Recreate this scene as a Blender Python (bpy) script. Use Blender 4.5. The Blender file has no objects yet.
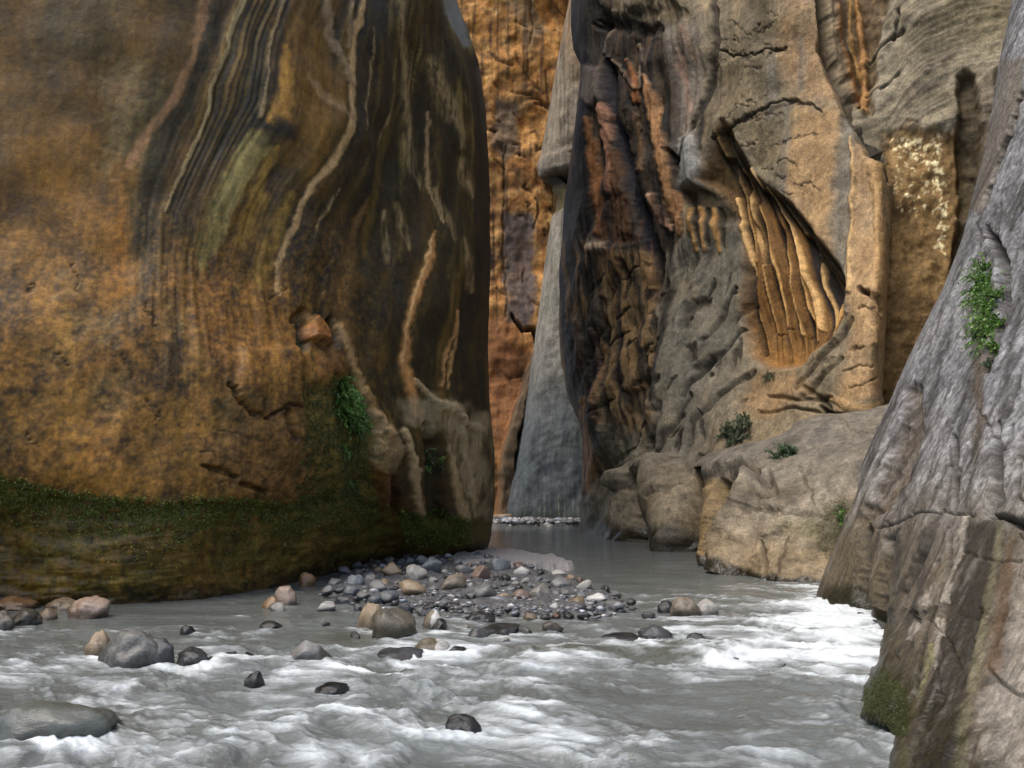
import bpy, bmesh, math, random
import numpy as np
from mathutils import Vector, Matrix

random.seed(7)
RNG = np.random.default_rng(11)
scene = bpy.context.scene
COL = scene.collection

# ------------------------------------------------------------------ camera
W, H, F = 1024, 768, 900.0
CX, CY = 512.0, 384.0
HZ = 490.0
CAM_H = 1.5
PITCH = math.atan((HZ - CY) / F)
cam_data = bpy.data.cameras.new("camera")
cam_data.sensor_width = 36.0
cam_data.lens = F * 36.0 / W
cam_data.clip_start = 0.05
cam_data.clip_end = 500.0
cam = bpy.data.objects.new("camera", cam_data)
COL.objects.link(cam)
cam.location = (0, 0, CAM_H)
cam.rotation_euler = (math.pi / 2 + PITCH, 0, 0)
scene.camera = cam

# ------------------------------------------------------------------ light
SUN_EL, SUN_AZ = 64.0, -128.0           # azimuth of the sun, clockwise from +Y (up-canyon)
world = bpy.data.worlds.new("World")
scene.world = world
world.use_nodes = True
wn = world.node_tree.nodes
sky = wn.new("ShaderNodeTexSky")
sky.sky_type = 'NISHITA'
sky.sun_disc = False
sky.sun_elevation = math.radians(SUN_EL)
sky.sun_rotation = math.radians(SUN_AZ)
sky.air_density = 1.0
sky.dust_density = 3.0
bg = wn["Background"]
bg.inputs["Strength"].default_value = 0.15
world.node_tree.links.new(sky.outputs[0], bg.inputs["Color"])

sun_data = bpy.data.lights.new("sun", 'SUN')
sun_data.energy = 1.5
sun_data.angle = math.radians(35)
sun_data.color = (1.0, 0.92, 0.80)
sun = bpy.data.objects.new("sun", sun_data)
COL.objects.link(sun)
_el, _az = math.radians(SUN_EL), math.radians(SUN_AZ)
sdir = Vector((math.sin(_az) * math.cos(_el), math.cos(_az) * math.cos(_el), math.sin(_el)))
sun.rotation_euler = sdir.to_track_quat('Z', 'Y').to_euler()

scene.view_settings.view_transform = 'Standard'
scene.view_settings.look = 'None'
scene.view_settings.gamma = 1.0
scene.view_settings.use_curve_mapping = False
scene.view_settings.exposure = 0.9
scene.render.engine = 'CYCLES'
scene.cycles.max_bounces = 5
scene.cycles.diffuse_bounces = 4

# ------------------------------------------------------------------ pixel <-> world
_c, _s = math.cos(PITCH), math.sin(PITCH)


def rays(px, py):
    u = (np.asarray(px, float) - CX) / F
    v = (CY - np.asarray(py, float)) / F
    return np.stack([u, _c - _s * v, _s + _c * v], -1)


def unproj(px, py, d):
    r = rays(px, py)
    t = np.asarray(d, float) / r[..., 1]
    p = r * t[..., None]
    p[..., 2] += CAM_H
    return p


def proj(P):
    x, y, z = P[..., 0], P[..., 1], P[..., 2] - CAM_H
    f = _c * y + _s * z
    v = -_s * y + _c * z
    return CX + F * x / f, CY - F * v / f


def water_d(py):
    r = rays(512, py)
    return CAM_H / -r[..., 2] * r[..., 1]


def on_water(px, py, z=0.0):
    r = rays(px, py)
    t = (CAM_H - z) / -r[..., 2]
    p = r * t[..., None]
    p[..., 2] += CAM_H
    return p


# ------------------------------------------------------------------ noise
_perm = np.random.default_rng(3).permutation(4096).astype(np.int32)
_g = np.random.default_rng(5).normal(size=(4096, 3)).astype(np.float32)
_g /= np.linalg.norm(_g, axis=1, keepdims=True)


_gx, _gy, _gz = (np.ascontiguousarray(_g[:, k]) for k in range(3))


def perlin(P, seed=0):
    P = np.asarray(P, np.float32)
    shp = P.shape[:-1]
    X, Y, Z = (np.ascontiguousarray(P[..., k]).ravel() for k in range(3))
    xi, yi, zi = np.floor(X), np.floor(Y), np.floor(Z)
    x, y, z = X - xi, Y - yi, Z - zi
    xi, yi, zi = xi.astype(np.int32), yi.astype(np.int32), zi.astype(np.int32) + seed * 57
    u, v, w = (t * t * t * (t * (t * 6 - 15) + 10) for t in (x, y, z))
    flat = bool(z.size) and float(z.min()) == float(z.max()) and int(zi.min()) == int(zi.max())
    out = np.zeros_like(x)
    zs = (0,) if flat else (0, 1)
    for dx in (0, 1):
        hx = _perm[(xi + dx) & 4095]
        wx = u if dx else 1 - u
        for dy in (0, 1):
            hy = _perm[(hx + yi + dy) & 4095]
            wxy = wx * (v if dy else 1 - v)
            for dz in zs:
                hh = _perm[(hy + zi + dz) & 4095]
                g = _gx[hh] * (x - dx) + _gy[hh] * (y - dy)
                if flat:
                    out += wxy * g * 1.25
                else:
                    g += _gz[hh] * (z - dz)
                    out += wxy * (w if dz else 1 - w) * g
    return (out * 1.6).reshape(shp)


def fbm(P, oct=4, seed=0, gain=0.5, lac=2.03):
    P = np.asarray(P, np.float32)
    a, s, t = 1.0, 0, 0
    for k in range(oct):
        s = s + a * perlin(P, seed + k * 7)
        t += a
        a *= gain
        P = P * lac
    return s / t


def ridged(P, oct=4, seed=0, gain=0.5, lac=2.1):
    P = np.asarray(P, np.float32)
    a, s, t = 1.0, 0, 0
    for k in range(oct):
        s = s + a * (1 - 2 * np.abs(perlin(P, seed + k * 7)))
        t += a
        a *= gain
        P = P * lac
    return s / t


def n2(x, y, seed=0, oct=3):
    return fbm(np.stack([x, y, np.zeros_like(x) + 0.37], -1), oct, seed)


def sst(a, b, x):
    t = np.clip((x - a) / (b - a + 1e-12), 0, 1)
    return t * t * (3 - 2 * t)


def lin(rgb):
    c = np.asarray(rgb, float) / 255.0
    return np.where(c <= 0.04045, c / 12.92, ((c + 0.055) / 1.055) ** 2.4)


# ------------------------------------------------------------------ object helpers
def link(o):
    COL.objects.link(o)
    return o


def tag(o, label=None, cat=None, group=None, kind=None):
    if label: o["label"] = label
    if cat: o["category"] = cat
    if group: o["group"] = group
    if kind: o["kind"] = kind
    return o


def grid_mesh(name, P, mat, col=None, attrs=None, smooth=True):
    nv, nu = P.shape[:2]
    me = bpy.data.meshes.new(name)
    me.vertices.add(nv * nu)
    me.vertices.foreach_set("co", P.reshape(-1).astype(np.float32))
    idx = np.arange(nv * nu).reshape(nv, nu)
    q = np.stack([idx[:-1, :-1], idx[:-1, 1:], idx[1:, 1:], idx[1:, :-1]], -1).reshape(-1, 4)
    me.loops.add(q.size)
    me.loops.foreach_set("vertex_index", q.reshape(-1).astype(np.int32))
    me.polygons.add(len(q))
    me.polygons.foreach_set("loop_start", (np.arange(len(q)) * 4).astype(np.int32))
    me.polygons.foreach_set("loop_total", np.full(len(q), 4, np.int32))
    me.update(calc_edges=True)
    me.validate()
    if smooth:
        me.polygons.foreach_set("use_smooth", np.ones(len(q), bool))
    if col is not None:
        a = me.color_attributes.new("col", 'FLOAT_COLOR', 'POINT')
        c = np.ones((nv * nu, 4), np.float32)
        c[:, :3] = col.reshape(-1, 3)
        a.data.foreach_set("color", c.reshape(-1))
    for k, v in (attrs or {}).items():
        a = me.attributes.new(k, 'FLOAT', 'POINT')
        a.data.foreach_set("value", v.reshape(-1).astype(np.float32))
    me.materials.append(mat)
    return link(bpy.data.objects.new(name, me))


def poly_mesh(name, V, faces, mat, col=None, smooth=False):
    me = bpy.data.meshes.new(name)
    me.from_pydata([tuple(v) for v in V], [], faces)
    me.update()
    if smooth:
        me.polygons.foreach_set("use_smooth", np.ones(len(me.polygons), bool))
    if col is not None:
        a = me.color_attributes.new("col", 'FLOAT_COLOR', 'POINT')
        c = np.ones((len(V), 4), np.float32)
        c[:, :3] = col
        a.data.foreach_set("color", c.reshape(-1))
    me.materials.append(mat)
    return link(bpy.data.objects.new(name, me))


# ------------------------------------------------------------------ materials
class NT:
    def __init__(s, name):
        s.m = bpy.data.materials.new(name)
        s.m.use_nodes = True
        s.t = s.m.node_tree
        s.b = s.t.nodes["Principled BSDF"]

    def n(s, kind, **kw):
        nd = s.t.nodes.new(kind)
        for k, v in kw.items():
            if k in nd.inputs:
                nd.inputs[k].default_value = v
            else:
                setattr(nd, k, v)
        return nd

    def l(s, a, b):
        s.t.links.new(a, b)

    def math(s, op, a, b=None, c=None, clamp=False):
        nd = s.t.nodes.new("ShaderNodeMath")
        nd.operation = op
        nd.use_clamp = clamp
        for i, v in enumerate((a, b, c)):
            if v is None: continue
            if isinstance(v, (int, float)): nd.inputs[i].default_value = v
            else: s.l(v, nd.inputs[i])
        return nd.outputs[0]

    def mix(s, fac, a, b, mode='MIX'):
        nd = s.t.nodes.new("ShaderNodeMix")
        nd.data_type = 'RGBA'
        nd.blend_type = mode
        for sock, v in ((nd.inputs[0], fac), (nd.inputs[6], a), (nd.inputs[7], b)):
            if isinstance(v, (int, float)): sock.default_value = v
            elif isinstance(v, (tuple, list)): sock.default_value = (*v[:3], 1)
            else: s.l(v, sock)
        return nd.outputs[2]

    def ramp(s, fac, stops):
        nd = s.t.nodes.new("ShaderNodeValToRGB")
        e = nd.color_ramp.elements
        while len(e) < len(stops): e.new(0.5)
        for el, (p, v) in zip(e, stops):
            el.position = p
            el.color = (v, v, v, 1) if isinstance(v, (int, float)) else (*v, 1)
        s.l(fac, nd.inputs[0])
        return nd.outputs[0]

    def noise(s, vec, scale, detail=4, rough=0.6, dist=0.0):
        nd = s.n("ShaderNodeTexNoise", Scale=scale, Detail=detail, Roughness=rough, Distortion=dist)
        if vec is not None: s.l(vec, nd.inputs["Vector"])
        return nd.outputs[0]


def rock_material(name, fine=9.0, streak=0.35, contrast=0.5, bump=0.5, rough=0.8, stretch=(3.0, 3.0, 0.35), crease=.6):
    t = NT(name)
    attr = t.n("ShaderNodeAttribute", attribute_name="col")
    wet = t.n("ShaderNodeAttribute", attribute_name="wet")
    geo = t.n("ShaderNodeNewGeometry")
    pos = geo.outputs["Position"]
    mp = t.n("ShaderNodeMapping")
    t.l(pos, mp.inputs[0])
    mp.inputs["Scale"].default_value = stretch
    n1 = t.noise(pos, fine, 6, 0.65, 0.4)
    n2_ = t.noise(mp.outputs[0], fine * 0.5, 5, 0.6, 0.2)
    n3 = t.noise(pos, fine * 5, 3, 0.6)
    f1 = t.ramp(n1, [(0.32, 1 - contrast), (0.5, 1.0), (0.70, 1 + contrast)])
    f2 = t.ramp(n2_, [(0.3, 1 - streak), (0.5, 1.0), (0.72, 1 + streak)])
    f3 = t.ramp(n3, [(0.34, 1 - contrast * 0.7), (0.66, 1 + contrast * 0.7)])
    c = t.mix(1.0, attr.outputs["Color"], f1, 'MULTIPLY')
    c = t.mix(1.0, c, f2, 'MULTIPLY')
    c = t.mix(1.0, c, f3, 'MULTIPLY')
    t.l(c, t.b.inputs["Base Color"])
    r = t.math('MULTIPLY_ADD', wet.outputs["Fac"], -(rough - 0.3), rough, clamp=True)
    t.l(r, t.b.inputs["Roughness"])
    t.b.inputs["Specular IOR Level"].default_value = 0.35
    rn = t.n("ShaderNodeTexNoise", Scale=fine * .8, Detail=6.0, Roughness=0.55, Distortion=0.5)
    rn.noise_type = 'RIDGED_MULTIFRACTAL'
    rn.inputs["Offset"].default_value = 1.0
    rn.inputs["Gain"].default_value = 1.6
    rn.normalize = True
    mp2 = t.n("ShaderNodeMapping"); t.l(pos, mp2.inputs[0]); mp2.inputs["Scale"].default_value = (1.0, 1.0, .75)
    t.l(mp2.outputs[0], rn.inputs["Vector"])
    hsum = t.math('ADD', t.math('MULTIPLY', n1, .7), t.math('MULTIPLY', n3, 0.15))
    hsum = t.math('SUBTRACT', hsum, t.math('MULTIPLY', rn.outputs[0], crease))
    hsum = t.math('ADD', hsum, t.math('MULTIPLY', n2_, 0.25))
    bp = t.n("ShaderNodeBump", Strength=bump, Distance=0.06)
    t.l(hsum, bp.inputs["Height"])
    t.l(bp.outputs[0], t.b.inputs["Normal"])
    return t.m


M_LEFT = rock_material("streaked_sandstone", 7.0, 0.20, 0.27, 0.26, 0.7, crease=.08)
M_FAR = rock_material("orange_sandstone", 2.6, 0.25, 0.36, 0.28, 0.85, crease=.15)
M_MID = rock_material("varnished_sandstone", 4.5, 0.25, 0.36, 0.5, 0.8, crease=.25)
M_NEAR = rock_material("grey_sandstone", 11.0, 0.25, 0.38, 0.36, 0.75, (2.0, 2.0, 0.5), crease=.5)


# ------------------------------------------------------------------ cliffs: a smooth depth surface, then sculpted
def tps(ctrl):
    A = np.array(ctrl, float)
    X = A[:, :2] / 100.0
    n = len(A)
    r = np.linalg.norm(X[:, None] - X[None], axis=-1)
    K = np.where(r > 0, r * r * np.log(r + 1e-12), 0) + np.eye(n) * 0.02
    Q = np.hstack([np.ones((n, 1)), X])
    M = np.block([[K, Q], [Q.T, np.zeros((3, 3))]])
    w = np.linalg.solve(M, np.concatenate([np.log(A[:, 2]), np.zeros(3)]))

    def ev(px, py):
        S = np.stack([px, py], -1).reshape(-1, 2) / 100.0
        out = w[n] + S @ w[n + 1:n + 3]
        for k in range(n):
            r2 = ((S - X[k]) ** 2).sum(-1)
            out += w[k] * 0.5 * r2 * np.log(r2 + 1e-12)
        return np.exp(out).reshape(np.shape(px))
    return ev


def edge(pts):
    a = np.array(pts, float)
    a = a[np.argsort(a[:, 1])]
    return lambda py: np.interp(py, a[:, 1], a[:, 0])


def samples(a, b, n, lo, hi, dens=0.12):
    """n values from a to b, dense where they fall in [lo, hi]"""
    x = np.linspace(a, b, 4000)
    w = np.where((x >= min(lo, hi)) & (x <= max(lo, hi)), 1.0, dens)
    c = np.concatenate([[0], np.cumsum((w[1:] + w[:-1]) / 2)])
    return np.interp(np.linspace(0, c[-1], n), c, x)


def normals(P):
    du = np.gradient(P, axis=1)
    dv = np.gradient(P, axis=0)
    n = np.cross(du, dv)
    n /= np.linalg.norm(n, axis=-1, keepdims=True) + 1e-12
    flip = (n * (P - np.array([0, 0, CAM_H]))).sum(-1, keepdims=True) > 0
    return np.where(flip, -n, n)


class Cliff:
    """Surface between a left and a right outline, from the waterline to above the frame."""

    def __init__(s, L, R, bottom, top, ctrl, nu, nv, rollL=None, rollR=None, topline=None, rollT=None, tpow=1.0):
        s.roll = (rollL, rollR)
        Lf, Rf = edge(L), edge(R)
        ts = np.linspace(0, 1, nu) ** tpow
        tv = samples(0, 1, nv, 0, 1)
        py_rows = samples(780 if False else 0, 1, nv, 0, 1)
        # rows: fraction 0 bottom, 1 top; frame part is dense
        bx = np.array(bottom, float)
        bot = lambda x: np.interp(x, bx[:, 0], bx[:, 1])
        if topline is not None:
            tx = np.array(topline, float)
            topf = lambda x: np.interp(x, tx[:, 0], tx[:, 1])
        else:
            topf = lambda x: np.full_like(x, top)
        # iterate: columns keep their fraction across the outline at every height
        mid = np.linspace(Lf(bx[:, 1].mean()), Rf(bx[:, 1].mean()), nu)
        b0 = bot(mid)
        t0 = topf(mid)
        if topline is None:
            fr = samples(0.0, 1.0, nv, 0.0, (b0.mean() + 15) / (b0.mean() - top), 0.15)
        else:
            fr = np.linspace(0, 1, nv)
        py = b0[None] + (t0 - b0)[None] * fr[:, None]
        l, r = Lf(py), Rf(py)
        px = l + (r - l) * ts[None]
        if topline is not None or True:
            for _ in range(2):
                b1, t1 = bot(px), topf(px)
                b1 = b1[0][None]
                py = b1 + (t1 - b1) * fr[:, None]
                l, r = Lf(py), Rf(py)
                px = l + (r - l) * ts[None]
        d = tps(ctrl)(px, py)
        if rollL:
            t = np.clip(1 - (px - l) / rollL[0], 0, 1)
            d = d + rollL[1] * (1 - np.sqrt(1 - t * t * 0.999))
        if rollR:
            t = np.clip(1 - (r - px) / rollR[0], 0, 1)
            d = d + rollR[1] * (1 - np.sqrt(1 - t * t * 0.999))
        if rollT:
            t = np.clip(1 - (py - topf(px)) / rollT[0], 0, 1)
            d = d + rollT[1] * (1 - np.sqrt(1 - t * t * 0.999))
        s.px, s.py = px, py
        s.P = unproj(px, py, d)
        s.N = normals(s.P)
        s.disp = np.zeros(px.shape)
        s.col = np.zeros(px.shape + (3,))
        s.wet = np.zeros(px.shape)
        s.l, s.r = l, r
        s.mpp = d / F                       # metres per traced pixel
        s.jx = {}
        s.d = d

    def jit(s, scale):
        if scale not in s.jx:
            k = 1.0 / scale
            s.jx[scale] = (n2(s.px * k, s.py * k, 1), n2(s.px * k + 50, s.py * k, 2))
        return s.jx[scale]

    def warped(s, jit, scale):
        if not jit: return s.px, s.py
        a, b = s.jit(scale)
        return s.px + a * jit, s.py + b * jit

    def line(s, pts, w, soft=0.6, jit=3.0, scale=14.0):
        """0..1 mask along a traced line; each point may carry its own half width"""
        x, y = s.warped(jit, scale)
        m = np.zeros(x.shape)
        pts = [tuple(p) for p in pts]
        ws = [p[2] if len(p) > 2 else w for p in pts]
        mw = max(ws) * (1 + soft) + 2
        X = [p[0] for p in pts]; Y = [p[1] for p in pts]
        sel = (x > min(X) - mw) & (x < max(X) + mw) & (y > min(Y) - mw) & (y < max(Y) + mw)
        if not sel.any(): return m
        xs, ys = x[sel], y[sel]
        best = np.full(xs.shape, 1e9)
        for k in range(len(pts) - 1):
            ax, ay, bx, by = X[k], Y[k], X[k + 1], Y[k + 1]
            dx, dy = bx - ax, by - ay
            t = np.clip(((xs - ax) * dx + (ys - ay) * dy) / (dx * dx + dy * dy + 1e-9), 0, 1)
            w_ = ws[k] + (ws[k + 1] - ws[k]) * t
            dd = np.hypot(xs - ax - t * dx, ys - ay - t * dy) / np.maximum(w_, 0.3)
            best = np.minimum(best, dd)
        m[sel] = 1 - sst(max(0, 1 - soft), 1 + soft, best)
        return m

    def area(s, pts, feather=6.0, jit=4.0, scale=18.0):
        x, y = s.warped(jit, scale)
        m = np.zeros(x.shape)
        p = np.array(pts, float)
        fe = feather
        sel = (x > p[:, 0].min() - fe) & (x < p[:, 0].max() + fe) & (y > p[:, 1].min() - fe) & (y < p[:, 1].max() + fe)
        if not sel.any(): return m
        xs, ys = x[sel], y[sel]
        ins = np.zeros(xs.shape, bool)
        best = np.full(xs.shape, 1e9)
        n = len(p)
        for k in range(n):
            ax, ay = p[k]; bx, by = p[(k + 1) % n]
            dx, dy = bx - ax, by - ay
            t = np.clip(((xs - ax) * dx + (ys - ay) * dy) / (dx * dx + dy * dy + 1e-9), 0, 1)
            best = np.minimum(best, np.hypot(xs - ax - t * dx, ys - ay - t * dy))
            c = ((ay > ys) != (by > ys)) & (xs < (bx - ax) * (ys - ay) / (by - ay + 1e-12) + ax)
            ins ^= c
        sd = np.where(ins, best, -best)
        m[sel] = sst(-fe, fe, sd)
        return m

    def paint(s, m, rgb, a=1.0):
        i = np.nonzero(m > .001)
        k = np.clip(m[i] * a, 0, 1)[:, None]
        s.col[i] = s.col[i] * (1 - k) + lin(rgb) * k

    def push(s, m, metres):
        s.disp += m * metres

    # line / area that both shape and stain
    def groove(s, pts, w, depth, rgb=None, a=0.8, **kw):
        m = s.line(pts, w, **kw)
        s.push(m, -depth)
        if rgb: s.paint(m, rgb, a)
        return m

    def streak(s, pts, w, rgb, a=0.9, raise_=0.0, **kw):
        m = s.line(pts, w, **kw)
        s.paint(m, rgb, a)
        if raise_: s.push(m, raise_)
        return m

    def stain(s, pts, rgb, a=0.8, feather=8.0, depth=0.0, noise=0.0, seed=0, **kw):
        m = s.area(pts, feather, **kw)
        if noise:
            m = np.clip(m * (1 + noise * 2.2 * s.fn(1.2, seed, 4)), 0, 1)
        s.paint(m, rgb, a)
        if depth: s.push(m, -depth)
        return m

    def fn(s, scale, seed=0, oct=4, st=(1, 1, 1)):
        return fbm(s.P * np.array(st) * scale, oct, seed)

    def build(s, name, mat, label, cat, wrapL=True, wrapR=True, wrapT=True, tint=(1, 1, 1), punch=1.32):
        e = np.ones(s.px.shape)
        if s.roll[0]: e = e * (.25 + .75 * sst(0, 26, s.px - s.l))
        if s.roll[1]: e = e * (.25 + .75 * sst(0, 26, s.r - s.px))
        s.disp = s.disp * e
        lum = np.clip(s.col @ np.array([.3, .6, .1]), .003, 1)
        lm_ = np.exp(np.log(lum).mean())
        s.col = s.col * ((lum / lm_) ** (punch - 1))[..., None] * np.array(tint)
        P = s.P + s.N * s.disp[..., None]
        cam0 = np.array([0, 0, CAM_H])
        col, wet = s.col, s.wet

        def away(q, k, dx):
            e = cam0 + (q - cam0) * k
            e[..., 0] += dx
            return e
        Ls, Rs = [], []
        if wrapL: Ls = [away(P[:, :1], k, dx) for k, dx in ((1.5, 1.5), (1.2, .5), (1.05, .1))]
        if wrapR: Rs = [away(P[:, -1:], k, dx) for k, dx in ((1.05, -.1), (1.2, -.5), (1.5, -1.5))]
        if Ls or Rs:
            P = np.concatenate(Ls + [P] + Rs, 1)
            col = np.concatenate([col[:, :1]] * len(Ls) + [col] + [col[:, -1:]] * len(Rs), 1)
            wet = np.concatenate([wet[:, :1]] * len(Ls) + [wet] + [wet[:, -1:]] * len(Rs), 1)
        if wrapT:
            t = P[-1:].copy(); t[..., 1] += 4; t[..., 2] -= .1
            P = np.concatenate([P, t], 0)
            col = np.concatenate([col, col[-1:]], 0)
            wet = np.concatenate([wet, wet[-1:]], 0)
        o = grid_mesh(name, P, mat, np.clip(col, 0.004, 0.9), {"wet": np.clip(wet, 0, 1)})
        return tag(o, label, cat)


def mid_cols(c, stops, scale, seed, st=(1, 1, 1), sharp=1.0):
    """colour ramp over world-space noise"""
    v = np.clip(c.fn(scale, seed, 5, st) * 1.5 * sharp + 0.5, 0, 1)
    k = np.linspace(0, 1, len(stops))
    S = np.array([lin(x) for x in stops])
    c.col = np.stack([np.interp(v, k, S[:, i]) for i in range(3)], -1)


# ---- left wall
A = Cliff(L=[(-420, -450), (-420, 700)],
          R=[(430, -450), (457, 0), (468, 30), (477, 60), (486, 110), (489, 160), (490, 250), (488, 330), (490, 400), (494, 450), (495, 500), (493, 535), (488, 552), (486, 570)],
          bottom=[(-420, 650), (0, 617), (250, 606), (350, 590), (400, 580), (495, 568)], top=-450,
          ctrl=[(-400, 620, 8.9), (-400, 480, 8.6), (-400, 0, 8.8), (-400, -450, 9.6),
                (0, 605, 11.8), (0, 540, 11.9), (0, 482, 11.4), (0, 300, 11.5), (0, 0, 11.9), (0, -450, 12.8),
                (250, 592, 13.3), (250, 545, 13.4), (250, 500, 13.0), (250, 300, 13.2), (250, 0, 13.7), (250, -450, 15),
                (350, 570, 16.8), (350, 500, 15.3), (350, 300, 15.0), (350, 0, 15.5),
                (400, 560, 18.8), (400, 505, 16.4), (400, 300, 16.3), (400, 0, 17.2), (400, -450, 19),
                (450, 556, 20.3), (450, 515, 18.6), (450, 300, 18.2), (440, 0, 19.4),
                (485, 553, 21.4), (485, 520, 20.6), (485, 300, 20.5), (455, 0, 22), (430, -450, 23)],
          nu=560, nv=540, rollR=(30, 2.0))
# ---- far orange wall
B = Cliff(L=[(420, -300), (420, 540)], R=[(620, -300), (620, 540)], bottom=[(420, 528), (620, 528)], top=-300,
          ctrl=[(430, 525, 46), (610, 525, 47), (430, 0, 49), (610, 0, 50), (430, -300, 51), (610, -300, 52), (520, 300, 48), (515, 450, 46)],
          nu=190, nv=400)
# ---- pale fin
C = Cliff(L=[(574, -300), (568, 0), (560, 50), (552, 90), (545, 130), (538, 168), (541, 180), (548, 188), (553, 200), (548, 240), (541, 300), (536, 330), (528, 390), (516, 450), (508, 500), (505, 530)],
          R=[(640, -300), (640, 540)], bottom=[(480, 526), (650, 526)], top=-300,
          ctrl=[(505, 520, 43), (580, 520, 42), (640, 520, 42), (528, 400, 43.5), (580, 400, 42), (550, 250, 44), (590, 250, 43), (560, 0, 45), (620, 0, 44), (580, -300, 47), (640, -300, 46)],
          nu=150, nv=440, rollL=(16, 2.0))
# ---- right wall, dark buttress to the column
E = Cliff(L=[(574, -350), (571, 0), (571, 25), (573, 50), (580, 65), (578, 110), (575, 135), (570, 165), (566, 200), (560, 250), (560, 300), (563, 360), (570, 400), (578, 420), (583, 440), (582, 500), (579, 535)],
          R=[(820, -350), (838, 0), (842, 40), (862, 110), (886, 150), (893, 180), (891, 230), (886, 290), (884, 340), (882, 390), (884, 420), (890, 580)],
          bottom=[(570, 540), (600, 540), (640, 550), (700, 560), (760, 572), (890, 585)], top=-350,
          ctrl=[(583, 531, 33), (630, 540, 27.4), (660, 546, 24.3), (700, 551, 22.4), (760, 560, 20.6), (880, 570, 18.5),
                (575, 400, 32.8), (565, 300, 32.5), (575, 150, 32.8), (573, 0, 33.5), (575, -350, 36),
                (650, 300, 28.6), (650, 0, 29.5), (650, 420, 27.2), (700, 420, 24.9), (740, 250, 25.2), (740, 0, 25.8),
                (790, 300, 23.2), (850, 300, 20.8), (870, 390, 19.7), (790, 0, 23.8), (835, 0, 24), (880, 200, 21.2), (700, 490, 23.1),
                (690, -350, 31), (800, -350, 27.5), (800, 420, 21.6)],
          nu=460, nv=600, rollL=(14, 1.5), rollR=(20, 1.6))
# ---- banded wall behind the column
Fw = Cliff(L=[(770, -350), (800, 0), (850, 250), (850, 585)], R=[(1130, -350), (1130, 585)], bottom=[(800, 575), (1130, 575)], top=-350,
           ctrl=[(800, 0, 25.2), (840, 0, 24.6), (900, 0, 23.6), (1000, 0, 22), (1080, 0, 21), (888, 200, 22.4), (870, 400, 21.4), (950, 400, 21.6), (950, 200, 22.2), (1080, 400, 20.5), (870, 570, 21), (1080, 570, 20.5), (800, -350, 29), (1080, -350, 24)],
           nu=240, nv=440)
# ---- low outcrop at the bend
G = Cliff(L=[(699, 440), (703, 465), (707, 500), (701, 556), (700, 580)], R=[(925, 380), (925, 620)],
          bottom=[(700, 566), (730, 576), (760, 586), (820, 592), (925, 606)], top=0,
          topline=[(700, 471), (708, 462), (735, 447), (770, 436), (800, 427), (850, 412), (885, 404), (925, 398)],
          ctrl=[(703, 559, 19.6), (730, 569, 17.2), (760, 578, 15.5), (820, 583, 14.8), (900, 592, 13.6), (710, 465, 20.3), (780, 434, 19.6), (885, 405, 18.2),
                (705, 510, 19.8), (760, 500, 17.0), (820, 500, 16.0), (870, 450, 16.6), (830, 450, 17.3), (900, 500, 15.2)],
          nu=330, nv=260, rollL=(10, .8), rollT=(14, 1.5))
# ---- near grey wall
Hn = Cliff(L=[(1040, -420), (1012, 0), (1000, 60), (992, 110), (985, 150), (972, 200), (962, 240), (945, 285), (925, 325), (905, 365), (890, 400), (872, 440), (856, 480), (850, 500), (841, 530), (825, 570), (815, 597), (817, 606), (848, 616), (869, 623), (872, 640), (868, 670), (857, 702), (856, 716), (887, 729), (886, 768), (890, 800), (930, 1000)],
           R=[(1500, -420), (1500, 1000)], bottom=[(800, 960), (1500, 960)], top=-420,
           ctrl=[(815, 599, 12.5), (868, 622, 10.4), (868, 650, 8.6), (862, 700, 6.5), (858, 714, 6.05), (888, 728, 5.7), (888, 768, 4.86), (1024, 768, 4.15), (1150, 780, 3.4), (1480, 900, 2.3),
                 (830, 565, 12.6), (850, 490, 13.2), (880, 560, 10.8), (915, 600, 8.2), (900, 660, 6.6), (950, 560, 7.8), (1024, 560, 6.1), (1150, 560, 4.7), (950, 680, 5.6),
                 (890, 402, 13.4), (950, 400, 10.8), (1024, 400, 8.3), (1150, 400, 6.2), (980, 190, 13.8), (1024, 180, 12), (1150, 180, 8.4),
                 (1012, 0, 15), (1150, 0, 10.5), (1040, -400, 18), (1300, -400, 12), (1300, 300, 6), (1480, 500, 3.6), (1480, 0, 6.5), (950, 950, 3.6)],
           nu=380, nv=680, rollL=(14, .8), tpow=1.6)

#@@PAINT
def pix_noise(c, sx, sy, seed, oct=4):
    return n2(c.px * sx, c.py * sy, seed, oct)


# ================================================================ left wall
mid_cols(A, [(34, 27, 11), (58, 43, 17), (84, 58, 22), (96, 66, 27), (70, 52, 22)], 0.55, 4, (1, 1, .7))
A.push(A.fn(.35, 2, 3), .35)
A.push(A.fn(1.3, 8, 4, (1, 1, .5)), .05)
# orange and grainy lower left, olive towards the right
A.paint(sst(230, 120, A.px) * sst(240, 60, A.py) * np.clip(.75 + .9 * A.fn(.8, 151, 4), 0, 1), (104, 68, 16), .85)
A.paint(sst(330, 120, A.px) * sst(80, 260, A.py) * np.clip(.5 + 1.3 * A.fn(.9, 21, 5), 0, 1), (132, 84, 32), .75)
A.paint(sst(270, 400, A.px) * np.clip(.7 + .8 * A.fn(.7, 25, 3), 0, 1), (42, 38, 17), .85)
A.paint(sst(300, 120, A.py) * sst(300, 150, A.px) * np.clip(.5 + 1.2 * A.fn(.8, 26, 3), 0, 1), (56, 46, 18), .7)
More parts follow.
